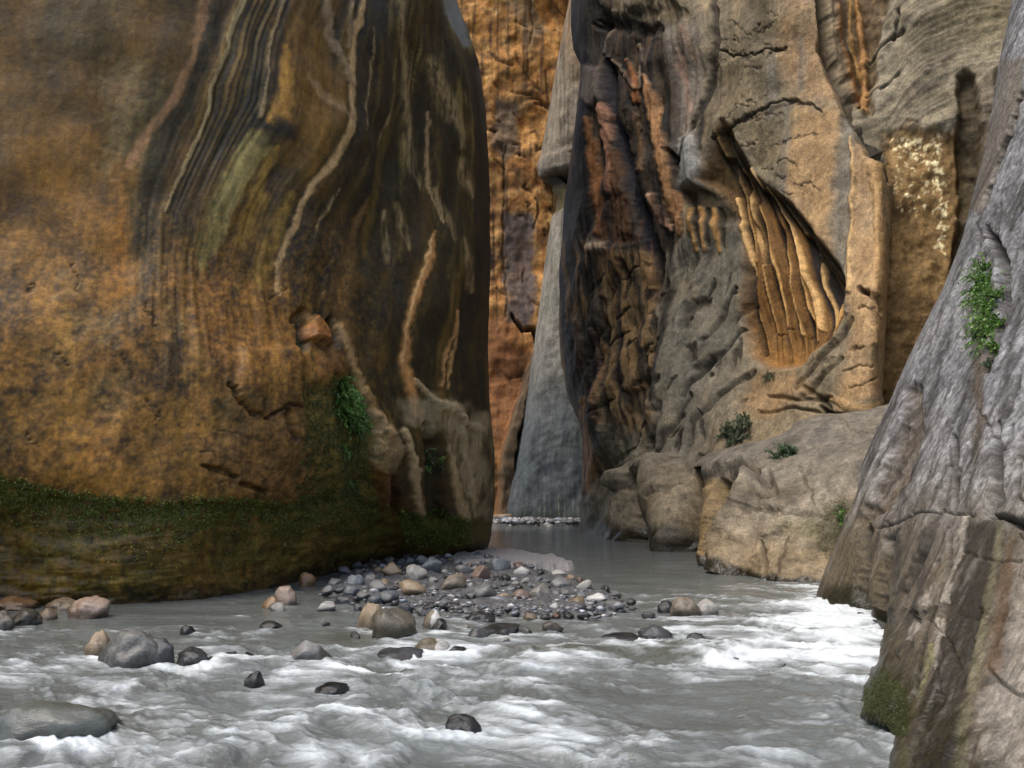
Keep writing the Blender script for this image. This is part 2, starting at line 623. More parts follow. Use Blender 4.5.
# flow lines that the water stains follow down the wall
FL = [[(0, 0), (0, 600)], [(110, 0), (100, 300), (95, 600)],
      [(205, 0), (195, 45), (187, 70), (172, 103), (150, 130), (138, 180), (130, 300), (125, 600)],
      [(243, 0), (232, 25), (225, 55), (211, 85), (209, 110), (195, 145), (180, 175), (165, 212), (160, 300), (162, 600)],
      [(300, 0), (283, 40), (275, 100), (240, 160), (215, 210), (203, 260), (212, 400), (215, 600)],
      [(362, 0), (352, 40), (349, 80), (346, 118), (338, 140), (325, 165), (308, 185), (300, 205), (290, 235), (281, 262), (283, 300), (290, 400), (290, 600)],
      [(400, 0), (392, 100), (365, 205), (350, 240), (340, 270), (338, 300), (350, 345), (372, 410), (380, 600)],
      [(425, 0), (418, 120), (434, 230), (425, 265), (411, 305), (405, 340), (410, 375), (424, 420), (432, 600)],
      [(448, 0), (462, 150), (462, 260), (458, 312), (448, 365), (452, 400), (468, 440), (472, 600)],
      [(520, 0), (520, 600)]]
fl = np.stack([np.interp(A.py, [p[1] for p in f], [p[0] for p in f]) for f in FL], 0)
f0 = [f[0][0] for f in FL]
fs = A.px.copy()
for k in range(len(FL) - 1):
    t = (A.px - fl[k]) / (fl[k + 1] - fl[k] + 1e-6)
    fs = np.where((t >= 0) & (t < 1), f0[k] + t * (f0[k + 1] - f0[k]), fs)
st1 = n2(fs * .065, A.py * .0045, 31, 4)
st2 = n2(fs * .30, A.py * .010, 33, 4)
st3 = n2(fs * .05, A.py * .004, 35, 3)
smask = sst(185, 240, fs) * sst(440, 330, A.py + (fs - 300) * -.35) * .85 + .05
smask = np.clip(smask, 0, 1)
A.paint(sst(.02, .40, st1) * smask, (38, 33, 15), .62)
A.paint(sst(.08, .40, -st1) * smask, (112, 82, 44), .55)
A.paint(sst(.12, .45, st2) * smask, (34, 29, 14), .45)
A.paint(sst(.18, .45, -st2) * smask, (116, 94, 58), .35)
A.push(st1 * smask, -.05)
A.push(st2 * smask, -.012)
# fine dark laminae between the second pale line and the grey patch
lm = sst(238, 250, fs) * sst(300, 285, fs) * sst(230, 150, A.py)
A.paint(lm * sst(.1, .6, np.sin(fs * 1.05 + 2 * st1)), (28, 24, 14), .7)
A.paint(lm * sst(.3, .9, -np.sin(fs * 1.05 + 2 * st1)), (96, 84, 56), .45)
A.push(lm * np.sin(fs * 1.05 + 2 * st1), .008)
rm = sst(330, 400, A.px) * sst(470, 400, A.py)
st4 = n2(fs * .16, A.py * .012, 37, 4); st5 = n2(fs * .5, A.py * .02, 39, 3)
A.paint(rm * sst(.1, .4, st4), (26, 24, 12), .75)
A.paint(rm * sst(.12, .42, -st4) * sst(300, 180, A.py), (128, 108, 84), .6)
A.paint(rm * sst(.15, .45, st5), (98, 78, 50), .45)
A.paint(rm * sst(.15, .45, -st5), (30, 27, 13), .5)
# warm stained areas
A.stain([(0, 120), (60, 130), (115, 160), (118, 250), (60, 262), (0, 240)], (120, 80, 22), .6, 34, jit=40, scale=50, noise=1.2)
A.stain([(118, 150), (140, 160), (135, 290), (110, 300)], (150, 92, 30), .6, 10, jit=10, noise=.6, seed=3)
A.stain([(120, 120), (165, 90), (160, 250), (135, 265), (125, 200)], (66, 56, 20), .7, 14, jit=10)
A.stain([(55, 0), (130, 0), (125, 60), (75, 75), (40, 40)], (64, 52, 22), .7, 14, jit=18, scale=30)
A.stain([(275, 15), (320, 8), (330, 60), (345, 90), (320, 150), (290, 180), (268, 130)], (104, 70, 24), .7, 12, jit=8)
A.stain([(100, 0), (200, 0), (180, 60), (120, 60)], (86, 62, 28), .5, 14, jit=14)
A.stain([(195, 270), (250, 285), (300, 290), (310, 370), (240, 390), (200, 350)], (124, 78, 34), .65, 16, jit=16, noise=.7, seed=5)
A.stain([(0, 290), (50, 300), (70, 380), (60, 430), (0, 430)], (138, 92, 40), .55, 18, jit=26, scale=30, noise=1.0, seed=6)
A.stain([(60, 395), (210, 400), (260, 470), (200, 495), (90, 490), (40, 460)], (136, 96, 50), .55, 18, jit=26, scale=24, noise=1.0, seed=7)
A.stain([(60, 305), (76, 330), (82, 405), (70, 408), (55, 345)], (150, 108, 66), .6, 6, jit=10, noise=.7, seed=8)
# grey lichen-worn patches
for pts in ([(90, 72), (128, 60), (168, 72), (166, 92), (140, 120), (122, 150), (108, 180), (92, 168), (106, 140), (100, 100)],
            [(50, 265), (85, 278), (82, 300), (55, 300)], [(66, 312), (118, 316), (122, 340), (100, 348), (70, 338)],
            [(168, 305), (186, 300), (190, 330), (172, 340)], [(86, 376), (125, 368), (135, 400), (112, 420), (90, 402)],
            [(40, 345), (58, 350), (56, 376), (38, 372)], [(212, 395), (242, 400), (262, 425), (240, 455), (215, 440)]):
    m = A.area(pts, 7, jit=12, scale=14)
    m = m * np.clip(.75 + 1.3 * A.fn(6, 41, 3), 0, 1)
    A.paint(m, (100, 86, 74), .55)
    A.push(m, -.012)
A.stain([(210, 225), (238, 150), (262, 138), (268, 150), (245, 190), (225, 240), (206, 262)], (118, 102, 78), .75, 5, jit=9, scale=12, noise=.7, seed=9)
A.stain([(236, 235), (262, 190), (270, 196), (256, 232), (242, 244)], (124, 92, 48), .7, 4, jit=7, scale=9)
A.stain([(258, 270), (268, 215), (284, 200), (288, 215), (276, 262), (266, 285)], (128, 98, 62), .65, 5, jit=6)
A.stain([(275, 118), (284, 60), (290, 52), (290, 100), (284, 122)], (140, 98, 52), .7, 4, jit=7, scale=9)
A.stain([(245, 140), (275, 118), (296, 132), (290, 142), (262, 146)], (44, 36, 18), .6, 5, jit=8)
# broad dark and light bands traced down the wall
DKO = (36, 31, 12)
for pts, rgb, al in (([(222, -60, 10), (216, 0, 11), (203, 55, 11), (187, 98, 11), (163, 150, 12), (146, 200, 10), (138, 240, 6)], (50, 41, 14), .8),
        ([(182, -40, 10), (176, 20, 12), (160, 70, 8), (146, 100, 5)], (58, 44, 15), .6),
        ([(380, -60, 8), (374, 20, 9), (366, 80, 9), (358, 125, 10), (340, 180, 11), (316, 222, 11), (303, 262, 10), (298, 305, 7)], DKO, .85),
        ([(396, 40, 6), (388, 95, 9), (381, 140, 10), (370, 185, 10), (347, 232, 11), (331, 282, 11), (326, 330, 9)], (30, 28, 12), .85),
        ([(400, 120, 4), (394, 170, 7), (383, 220, 8), (370, 275, 8), (366, 330, 9), (378, 390, 8)], (44, 38, 15), .8),
        ([(398, 20, 3), (393, 90, 4), (384, 150, 4), (374, 200, 4), (366, 255, 3)], (92, 72, 34), .6),
        ([(424, 80, 5), (420, 140, 7), (417, 195, 8), (416, 240, 8), (400, 290, 8), (394, 340, 8), (398, 390, 8)], (36, 32, 14), .8),
        ([(446, 120, 5), (450, 180, 8), (446, 240, 9), (436, 290, 9), (428, 340, 9), (432, 390, 8)], (38, 34, 15), .8),
        ([(472, 60, 6), (480, 130, 8), (480, 220, 9), (474, 300, 9), (470, 360, 9), (480, 410, 7)], (34, 28, 15), .8),
        ([(290, -20, 3), (278, 55, 4), (270, 110, 4), (262, 130, 4)], (46, 36, 14), .75),
        ([(250, 128, 5), (266, 126, 7), (282, 134, 6), (292, 142, 3)], (38, 32, 14), .8),
        ([(300, 150, 6), (288, 185, 7), (268, 230, 8), (252, 265, 7), (238, 290, 5)], (58, 46, 17), .65),
        ([(152, 170, 5), (150, 220, 9), (152, 270, 9), (158, 330, 6)], (52, 42, 16), .6),
        ([(24, 200, 20), (60, 235, 20), (86, 262, 12)], (52, 36, 13), .5), ([(165, 300, 6), (170, 340, 9), (178, 390, 6)], (48, 40, 20), .6)):
    A.streak(pts, 8, rgb, al, soft=.9, jit=4, scale=26)
for pts, rgb, al in (([(254, 140, 9), (240, 168, 11), (222, 200, 11), (208, 240, 10), (204, 262, 6)], (118, 106, 84), .8), ([(272, 150, 3), (258, 190, 5), (247, 225, 6), (242, 243, 4)], (134, 100, 52), .7),
        ([(288, 196, 4), (276, 230, 7), (267, 260, 8), (263, 284, 5)], (128, 98, 60), .75), ([(286, 45, 3), (284, 75, 5), (276, 105, 6), (266, 122, 4)], (146, 104, 56), .7),
        ([(322, 30, 8), (316, 80, 11), (308, 130, 12), (300, 165, 8)], (104, 72, 22), .7), ([(268, 340, 8), (272, 370, 9), (270, 400, 7)], (140, 96, 50), .6), ([(252, 300, 6), (260, 330, 8), (268, 350, 6)], (132, 88, 42), .6)):
    m = A.line(pts, 8, .6, jit=5, scale=14) * np.clip(.8 + 1.0 * n2(fs * .25, A.py * .03, 45), 0, 1)
    A.paint(m, rgb, al)
A.col *= np.array((1.08, 1.14, .66))
# pale mineral lines
PALE = (166, 134, 98)
A.streak([(206, -60, 5), (205, 0, 5), (195, 45, 4), (187, 70, 4), (172, 103, 4.5), (150, 130, 5), (138, 150, 6), (130, 165, 4)], 4, (136, 100, 70), .75, 0, jit=3)
A.streak([(246, -60, 4), (243, 0, 3.5), (232, 25, 3), (225, 55, 2.2), (211, 85, 2.2), (209, 110, 1.8), (195, 145, 2), (180, 175, 1.6), (166, 210, 1.2)], 2, (150, 130, 96), .9, .01, jit=2)
A.streak([(284, 0, 1.4), (272, 40, 1.4), (268, 70, 1.2), (258, 118, 2.2)], 1.4, (132, 112, 84), .75, .02, jit=2)
A.streak([(366, -60, 5), (361, 0, 4), (353, 40, 3.4), (350, 80, 3.4), (346, 118, 3.6), (338, 142, 4.2), (325, 165, 4), (308, 185, 3.6), (300, 205, 3), (290, 235, 3), (281, 262, 2.4), (282, 292, 2.4)], 4, PALE, .9, .01, jit=2.5, scale=10)
A.streak([(322, -20, 5), (326, 10, 5), (332, 38, 4), (343, 62, 3), (348, 84, 2.5)], 4, (134, 112, 88), .7, .03, jit=4, scale=9)
A.streak([(347, 0, 2), (349, 25, 2), (348, 48, 2)], 2, (138, 116, 90), .7, .03, jit=2)
A.streak([(308, 74, 2), (318, 92, 4), (330, 104, 3), (344, 118, 2)], 3, (132, 106, 78), .65, jit=5, scale=9)
A.streak([(368, 200, 2), (358, 225, 4), (348, 250, 7), (341, 280, 8), (342, 305, 9), (350, 335, 8), (356, 360, 3)], 7, (112, 82, 48), .7, 0, soft=.8, jit=5)
A.streak([(434, 232, 1.4), (430, 252, 3.5), (422, 275, 4), (412, 300, 4), (406, 330, 4.5), (408, 362, 5), (414, 385, 4.5), (424, 415, 4), (428, 425, 2)], 4, (158, 112, 70), .95, .01, jit=3, scale=9)
A.streak([(432, 235, 1), (424, 262, 1.2), (412, 296, 1.2), (405, 330, 1.2), (406, 360, 1.2)], 1.2, (186, 150, 108), .7, jit=3, scale=9)
A.streak([(456, 312, 2.4), (453, 335, 2), (446, 360, 2), (444, 385, 1.6)], 2, (158, 118, 78), .85, .03, jit=3, scale=8)
A.streak([(460, 312, 1.4), (457, 340, 1.4), (452, 362, 2), (451, 388, 1.2)], 1.4, (168, 130, 88), .75, jit=2, scale=8)
for pts in ([(396, -10, 4), (403, 30, 4), (409, 70, 4), (406, 110, 5), (411, 140, 6), (418, 165, 4), (426, 190, 2)],
            [(428, 60, 4), (440, 90, 7), (452, 120, 6), (462, 148, 3)], [(464, 160, 3), (469, 180, 5), (474, 196, 2)],
            [(438, 190, 2), (446, 215, 4), (452, 240, 2)], [(400, 200, 2), (406, 225, 4), (412, 250, 1.5)],
            [(386, 210, 2), (388, 245, 3), (390, 262, 1)], [(462, 240, 3), (468, 270, 4), (474, 290, 2)], [(395, 60, 1.2), (391, 110, 1.5), (378, 150, 1.2)],
            [(372, 30, 1), (368, 80, 1), (360, 130, 1)], [(332, 190, 1.2), (322, 215, 1.5), (312, 240, 1)]):
    m = A.line(pts, 3, 1.0, jit=5, scale=30) * np.clip(.7 + 1.6 * n2(A.px * .35, A.py * .05, 44), 0, 1)
    A.paint(m, (146, 124, 92), .8)
A.streak([(430, 112, 1), (430, 150, 1.3), (431, 185, 1.2), (442, 222, .8)], 1.2, (158, 130, 98), .8, jit=2)
A.stain([(438, -20), (460, -20), (462, 10), (472, 46), (466, 48), (454, 32), (444, 12)], (118, 122, 126), .85, 3, jit=3)
A.streak([(478, 68, 2), (484, 100, 3), (486, 130, 3)], 3, (100, 96, 94), .6, jit=3)
A.stain([(476, 70), (492, 100), (494, 330), (486, 330), (480, 200)], (50, 38, 26), .5, 6)
# broken knob and gully below it
A.groove([(296, 318, 3), (304, 312, 5), (306, 330, 6), (303, 350, 4)], 5, .16, (44, 38, 16))
A.stain([(306, 326), (318, 314), (330, 330), (330, 344), (318, 340), (308, 338)], (148, 92, 44), .85, 3, depth=-.18, jit=3)
A.groove([(334, 318, 3), (335, 332, 4), (339, 346, 2)], 3, .22, (48, 24, 14))
A.stain([(322, 345), (344, 352), (350, 378), (338, 400), (322, 390), (312, 362)], (122, 78, 46), .6, 6, jit=6, noise=.7, seed=11)
A.stain([(305, 392), (340, 378), (382, 420), (382, 470), (384, 512), (300, 512), (306, 450)], (112, 100, 44), .85, 10, depth=.12, jit=8)
A.stain([(340, 372), (362, 380), (380, 412), (384, 500), (356, 505), (346, 440)], (74, 76, 32), .8, 9, depth=.14, jit=5)
A.streak([(343, 326, 4), (350, 342, 5), (358, 366, 4), (370, 390, 4), (384, 412, 4), (394, 432, 5)], 4, (144, 116, 82), .85, .05, jit=4)
A.stain([(378, 408), (392, 420), (407, 452), (404, 464), (392, 472), (380, 468)], (140, 118, 92), .85, 5, depth=-.14, jit=7, scale=12, noise=.5)
A.stain([(380, 470), (402, 468), (400, 515), (384, 515)], (112, 78, 42), .7, 5, jit=4)
A.groove([(398, 478, 2), (400, 500, 4), (396, 515, 3)], 3, .12, (64, 30, 16))
A.groove([(430, 425, 3), (436, 450, 6), (438, 480, 7), (437, 518, 8)], 7, .28, (44, 40, 18), .8)
for pts in ([(408, 430, 3), (418, 470, 4), (420, 515, 4)], [(452, 450, 3), (457, 480, 4), (462, 518, 4)], [(466, 430, 3), (472, 470, 4), (474, 515, 3)], [(420, 380, 2), (436, 398, 3), (462, 416, 3), (486, 432, 3)]):
    A.streak(pts, 3, (152, 132, 104), .85, .06, jit=5, scale=14)
A.stain([(440, 400), (492, 415), (494, 520), (470, 525), (462, 470)], (140, 126, 104), .8, 9, jit=10, noise=1.0, seed=13)
A.stain([(404, 400), (440, 396), (482, 420), (470, 436), (420, 426)], (134, 122, 102), .75, 8, jit=10, noise=1.0, seed=14)
# ledge sheets
A.stain([(205, 440), (250, 410), (300, 402), (312, 440), (316, 496), (250, 500), (200, 480)], (124, 90, 58), .7, 12, jit=10, noise=.35, seed=15)
A.groove([(228, 386, 1.5), (236, 402, 1.8), (252, 414, 2), (266, 418, 2), (276, 410, 1.6), (290, 404, 1.4), (302, 408, 1)], 2, .10, (36, 26, 12), jit=4, scale=7)
A.push(A.area([(232, 398), (262, 418), (300, 405), (300, 350), (240, 350)], 5, jit=3), .07)
A.groove([(284, 410, 2), (288, 425, 3), (292, 440, 1.5)], 2.5, .12, (44, 30, 18))
A.groove([(203, 466, 1.5), (222, 470, 4), (240, 478, 2)], 3, .10, (58, 50, 20))
A.groove([(242, 484, 1.5), (256, 488, 3), (270, 494, 1.5)], 3, .10, (56, 48, 22))
for pts in ([(200, 450), (240, 462), (280, 470), (310, 482)], [(205, 480), (250, 486), (300, 500)], [(215, 428), (260, 440), (305, 440)]):
    A.groove(pts, .9, .015, (84, 62, 36), .5, jit=5, scale=12)
for k in range(9):                      # short weathering cracks
    x0, y0 = 20 + 270 * RNG.random(), 240 + 230 * RNG.random()
    pts = [(x0, y0)]
    for _ in range(4): pts.append((pts[-1][0] + RNG.normal(2, 5), pts[-1][1] + abs(RNG.normal(5, 4))))
    A.groove(pts, .7, .025, (52, 38, 16), .6, jit=4, scale=6)
# undercut, moss band
LIP = np.interp(A.px + 8 * n2(A.px * .06, A.py * 0, 51), [-400, 0, 30, 60, 100, 165, 205, 260, 300, 330, 385, 400, 470, 495], [470, 475, 484, 493, 498, 504, 500, 505, 507, 500, 512, 516, 518, 522])
LIP = LIP + 5 * n2(A.px * .16, A.py * .16, 52)
below = sst(-3, 6, A.py - LIP)
A.push(below, -.10)
rag = np.clip(.62 + 1.3 * pix_noise(A, .11, .13, 53), 0, 1)
A.paint(below, (98, 74, 26), .92)
A.paint(below * np.clip(.5 + 1.5 * A.fn(2.2, 55, 4), 0, 1), (116, 98, 48), .7)
A.paint(below * sst(520, 575, A.py) * sst(300, 100, A.px), (104, 70, 14), .8)
A.paint(below * np.clip(.4 + 2 * A.fn(1.1, 56, 4, (1, 1, 2.5)), 0, 1), (74, 74, 22), .75)
A.paint(sst(-8, 3, A.py - LIP) * sst(30, 6, A.py - LIP) * sst(.15, .55, rag) * sst(395, 375, A.px), (56, 64, 18), .9)
A.paint(sst(400, 410, A.px) * sst(472, 455, A.px) * sst(-2, 4, A.py - LIP) * sst(34, 15, A.py - LIP) * rag, (58, 74, 18), .9)
A.paint(sst(300, 380, A.px) * below * sst(548, 575, A.py), (82, 70, 46), .8)
A.stain([(262, 495), (268, 495), (269, 540), (263, 542)], (124, 88, 46), .8, 2, jit=1)
A.push(below * A.fn(3.0, 57, 4, (.5, .5, 2)), .07)
A.push(np.clip(1 - below, 0, 1) * ridged(A.P * np.array([3, 3, 2]), 4, 58) * sst(230, 400, A.py), .014)
A.push(A.fn(9, 59, 3), .005)
A.paint(np.clip(A.fn(7, 61, 4) * 2.2, 0, 1) * sst(200, 330, A.py) * (1 - below) * sst(420, 300, A.px), (148, 104, 54), .45)
A.paint(np.clip(-A.fn(6, 62, 4) * 2.4, 0, 1) * sst(120, 330, A.py) * sst(420, 300, A.px), (36, 28, 12), .55)
wl = sst(.28, .06, (A.P[..., 2] + A.fn(4, 63, 2) * .1))
A.paint(wl, (26, 22, 12), .7)
for sc_, sd_, am_ in ((3.2, 121, .30), (9.0, 123, .34), (20.0, 125, .34)):
    v_ = A.fn(sc_, sd_, 3)
    g_ = sst(150, 300, A.py) * sst(420, 280, A.px) * .75 + .25
    A.paint(np.clip(v_ * 2.0, 0, 1) * g_ * (1 - .5 * below), (150, 108, 52), am_)
    A.paint(np.clip(-v_ * 2.2, 0, 1) * g_, (40, 31, 12), am_)
A.wet = np.clip(.25 + below * .3 + wl * .6, 0, 1)

# ================================================================ far orange wall
mid_cols(B, [(70, 46, 26), (122, 78, 40), (158, 100, 50), (180, 124, 66), (128, 86, 50)], .28, 14)
B.push(B.fn(.25, 2, 4), .9)
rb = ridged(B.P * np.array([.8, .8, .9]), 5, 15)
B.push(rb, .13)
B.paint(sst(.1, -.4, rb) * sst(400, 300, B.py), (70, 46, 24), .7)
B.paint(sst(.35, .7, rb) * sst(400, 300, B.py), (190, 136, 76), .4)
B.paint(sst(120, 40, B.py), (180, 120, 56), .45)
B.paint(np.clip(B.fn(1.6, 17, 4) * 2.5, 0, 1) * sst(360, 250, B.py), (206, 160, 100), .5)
B.paint(np.clip(-B.fn(1.3, 18, 4) * 2.5, 0, 1) * sst(400, 300, B.py), (60, 40, 26), .6)
vb = n2(B.px * .22, B.py * .008, 161, 4)
B.paint(sst(.1, .45, vb), (72, 50, 34), .65)
B.paint(sst(.15, .45, -vb), (176, 126, 78), .35)
B.stain([(498, 100), (516, 98), (520, 150), (504, 165), (490, 150)], (112, 92, 76), .85, 4, jit=5)
B.stain([(506, 0), (530, 0), (548, 30), (530, 50), (514, 20)], (128, 108, 86), .6, 5, jit=6)
B.stain([(503, 215), (532, 212), (536, 300), (528, 330), (505, 322)], (98, 84, 82), .9, 4, jit=5, noise=.4)
B.stain([(482, 318), (520, 330), (524, 440), (482, 445)], (128, 78, 42), .8, 8, jit=5)
B.groove([(512, 318, 1.5), (522, 332, 2), (534, 330, 2), (538, 350, 3)], 2, .8, (30, 20, 14))
for pts in ([(505, 150), (503, 230), (507, 320)], [(530, 0), (534, 30), (530, 45)], [(516, 55), (524, 75), (540, 90)], [(545, 70), (552, 110), (545, 150)], [(535, 200), (538, 215), (534, 230)], [(500, 370), (510, 378), (520, 376)]):
    B.groove(pts, 1.1, .08, (66, 45, 27), .5, jit=4, scale=22)
for k in range(40):
    x0, y0 = 485 + 75 * RNG.random(), -20 + 330 * RNG.random()
    B.groove([(x0, y0), (x0 + RNG.normal(3, 2), y0 + RNG.normal(2, 2)), (x0 + RNG.normal(8, 4), y0 + RNG.normal(5, 3))], 1.2, .10, (64, 42, 24), .5, jit=3, scale=16)
B.stain([(496, 526), (502, 450), (516, 405), (534, 352), (542, 356), (530, 430), (516, 526)], (96, 78, 58), .9, 2, depth=-1.8, jit=2)
B.groove([(540, 352, 2), (530, 392, 3), (520, 440, 3), (514, 470, 2)], 2.5, 1.0, (30, 24, 18))
B.stain([(482, 440), (500, 430), (502, 526), (482, 526)], (118, 80, 48), .6, 5)

# ================================================================ pale fin
mid_cols(C, [(92, 86, 76), (122, 114, 100), (142, 134, 120), (118, 112, 102)], .35, 24, (1, 1, .4))
C.push(C.fn(.3, 3, 4), .5)
C.push(C.fn(1.4, 5, 4, (1, 1, .5)), .12)
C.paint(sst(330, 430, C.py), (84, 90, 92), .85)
C.paint(np.clip(C.fn(.5, 26, 4) * 2, 0, 1) * sst(240, 320, C.py), (92, 98, 76), .5)
bd = np.sin((C.py + 26 * np.sin((C.px - 505) / 30.0) + .35 * C.px) * .75 + 3 * C.fn(.4, 27, 3))
bm = sst(260, 330, C.py) * sst(530, 470, C.py)
C.paint(bm * sst(.35, .9, bd), (112, 116, 114), .14)
C.push(bm * bd, .005)
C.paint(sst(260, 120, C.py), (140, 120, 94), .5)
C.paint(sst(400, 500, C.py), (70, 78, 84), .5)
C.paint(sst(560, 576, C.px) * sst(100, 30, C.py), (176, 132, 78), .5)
C.paint((1 - bm) * sst(.1, .35, n2(C.px * .35, C.py * .012, 28)), (88, 78, 64), .5)
C.paint((1 - bm) * sst(.1, .35, n2(C.px * .35, C.py * .012, 29)), (158, 146, 128), .5)
C.stain([(540, 178), (558, 170), (574, 172), (574, 186), (548, 190)], (34, 28, 16), .8, 2.5, depth=1.0, jit=2)
C.stain([(548, 190), (570, 184), (568, 204), (550, 216)], (96, 82, 40), .85, 3, depth=.6, jit=2)
C.push(C.area([(536, 160), (575, 148), (575, 170), (548, 172), (540, 180)], 4), .35)
C.paint(sst(522, 512, C.py) * 0 + sst(506, 520, C.py), (54, 58, 42), .7)

# ================================================================ right wall
mid_cols(E, [(84, 72, 54), (112, 96, 74), (136, 116, 88), (122, 108, 88), (96, 86, 70)], .42, 34, (1, 1, .6))
rug = np.clip(sst(760, 640, E.px) * sst(180, 260, E.py) + .25, 0, 1) * (.3 + .7 * sst(640, 690, E.px))
dg = np.stack([E.P[..., 0] * .8 + E.P[..., 2] * .6, E.P[..., 1] * .7, (E.P[..., 2] * .8 - E.P[..., 0] * .6) * 1.0], -1)
dg_s = dg * np.array([.35, .9, 1.6])      # ridges running down to the left
r1 = ridged(np.stack([(E.P[..., 0] * .55 + E.P[..., 2] * .83) * .30, E.P[..., 1] * .35, (E.P[..., 0] * .83 - E.P[..., 2] * .55) * 1.3], -1), 4, 71)
r2 = ridged(E.P * np.array([1.6, 1.6, 1.1]), 5, 72)
E.push(E.fn(.3, 3, 3), .6)
E.push(r1 * rug, .13)
E.push(r2 * rug, .03)
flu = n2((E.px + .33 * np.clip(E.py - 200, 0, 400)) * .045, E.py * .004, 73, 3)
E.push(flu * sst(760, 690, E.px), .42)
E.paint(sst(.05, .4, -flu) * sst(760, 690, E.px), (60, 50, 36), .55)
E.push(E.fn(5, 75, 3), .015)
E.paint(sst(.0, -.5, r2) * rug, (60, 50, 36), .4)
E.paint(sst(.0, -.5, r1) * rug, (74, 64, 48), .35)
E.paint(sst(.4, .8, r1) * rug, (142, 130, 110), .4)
# grey slope
E.stain([(660, 250), (740, 210), (745, 330), (760, 380), (720, 430), (640, 530), (590, 530), (640, 430), (662, 350)], (112, 106, 94), .65, 16, jit=16, scale=30, noise=.5, seed=41)
E.stain([(596, 250), (648, 255), (655, 420), (640, 440), (604, 420), (600, 330)], (128, 100, 64), .85, 8, jit=8, noise=.4, seed=42)
# dark buttress
E.stain([(560, -60), (612, -60), (616, 60), (606, 70), (612, 120), (640, 200), (652, 300), (600, 300), (560, 300)], (46, 38, 32), .9, 7, jit=6, noise=.3, seed=43)
E.stain([(608, 22), (664, 28), (690, 60), (684, 130), (678, 230), (656, 260), (640, 200), (616, 120)], (62, 47, 32), .85, 7, jit=6, noise=.3, seed=44)
E.stain([(556, 290), (600, 296), (606, 400), (610, 470), (590, 500), (576, 430), (560, 380)], (58, 52, 46), .85, 7, jit=5, noise=.35, seed=45)
vs = n2(E.px * .22, E.py * .010, 46, 4)
dm = E.area([(556, -80), (700, -80), (690, 60), (680, 260), (612, 480), (570, 470), (556, 300)], 10, jit=6)
E.paint(dm * sst(.15, .4, vs), (26, 24, 28), .75)
E.paint(dm * sst(.2, .45, -vs), (120, 84, 50), .55)
E.push(dm * vs, .12)
E.stain([(582, 66), (600, 66), (606, 96), (594, 108), (582, 100)], (118, 102, 90), .8, 4, jit=4, depth=-.2)
E.stain([(562, 205), (576, 190), (580, 270), (566, 300), (558, 270)], (84, 82, 80), .75, 4, jit=5, noise=.6, seed=47)
E.groove([(606, 60, 3), (610, 85, 6), (614, 120, 6), (622, 150, 6), (634, 185, 6), (644, 220, 7), (650, 255, 7), (653, 300, 5)], 6, .35, (34, 34, 50), .9, jit=3)
for pts, rgb in (([(588, 120, 3), (592, 160, 6), (598, 195, 7), (604, 232, 6)], (146, 94, 50)), ([(604, 108, 4), (608, 150, 4), (612, 190, 5)], (166, 116, 88)),
                 ([(614, 150, 3), (620, 190, 6), (626, 230, 6)], (104, 68, 40)), ([(626, 62, 3), (634, 84, 6), (638, 100, 4)], (160, 100, 56)),
                 ([(648, 78, 3), (656, 105, 6), (660, 135, 6), (668, 165, 6), (674, 210, 6), (678, 228, 4)], (168, 120, 78)), ([(638, 45, 2), (642, 62, 3), (644, 90, 2)], (140, 118, 94)),
                 ([(632, 110, 4), (638, 140, 6), (646, 170, 5)], (118, 86, 52)), ([(576, 320, 2), (582, 360, 4), (588, 400, 4)], (104, 80, 62)), ([(590, 330, 2), (596, 380, 3), (604, 430, 3)], (98, 72, 56)),
                 ([(582, 400, 3), (588, 430, 6), (591, 460, 6), (590, 500, 5)], (140, 96, 52)), ([(656, 200, 5), (662, 215, 5), (667, 230, 2)], (184, 138, 108)),
                 ([(564, 310, 2), (570, 350, 3), (574, 390, 2)], (84, 74, 66)), ([(592, 248, 5), (606, 246, 5)], (168, 144, 118))):
    E.streak(pts, 4, rgb, .88, .10, jit=4, scale=10)
E.stain([(596, 208), (612, 190), (628, 196), (634, 240), (612, 246), (598, 240)], (94, 62, 36), .75, 5, jit=4, depth=.15)
E.groove([(600, 300, 3), (604, 360, 3), (612, 430, 3), (606, 470, 3)], 3, .12, (46, 38, 32), .7, soft=.9)
E.groove([(652, 300, 3), (654, 345, 4), (655, 400, 3)], 3.5, .22, (36, 29, 22), .85, soft=.9)
E.stain([(600, 250), (648, 252), (654, 430), (640, 445), (606, 420)], (130, 102, 66), .7, 8, jit=6, noise=.3, seed=72)
vt = n2((E.px - .06 * E.py) * .20, E.py * .009, 162, 4)
vm = E.area([(560, 240), (656, 240), (658, 420), (630, 520), (576, 520), (556, 380)], 10, jit=5)
E.paint(vm * sst(.12, .4, vt), (44, 36, 28), .75); E.paint(vm * sst(.12, .4, -vt), (152, 110, 66), .6); E.push(vm * vt, -.12)
E.groove([(620, 262, 3), (626, 280, 4), (622, 300, 2)], 3, .12, (44, 34, 22), .8)
E.groove([(594, 26, 3), (610, 24, 4), (640, 30, 5), (668, 32, 4)], 5, .14, (50, 40, 28), .8, soft=.9, jit=6)
E.stain([(574, -60), (700, -60), (690, 12), (650, 8), (620, 16), (600, 8)], (122, 106, 82), .6, 7, jit=6, depth=-.25)
E.streak([(600, 52, 1.5), (604, 30, 2), (612, 12, 2)], 2, (132, 112, 92), .7, .1, jit=3)
E.streak([(612, 60, 1.5), (622, 72, 2), (638, 90, 1.5)], 2, (126, 104, 80), .6, .1, jit=3)
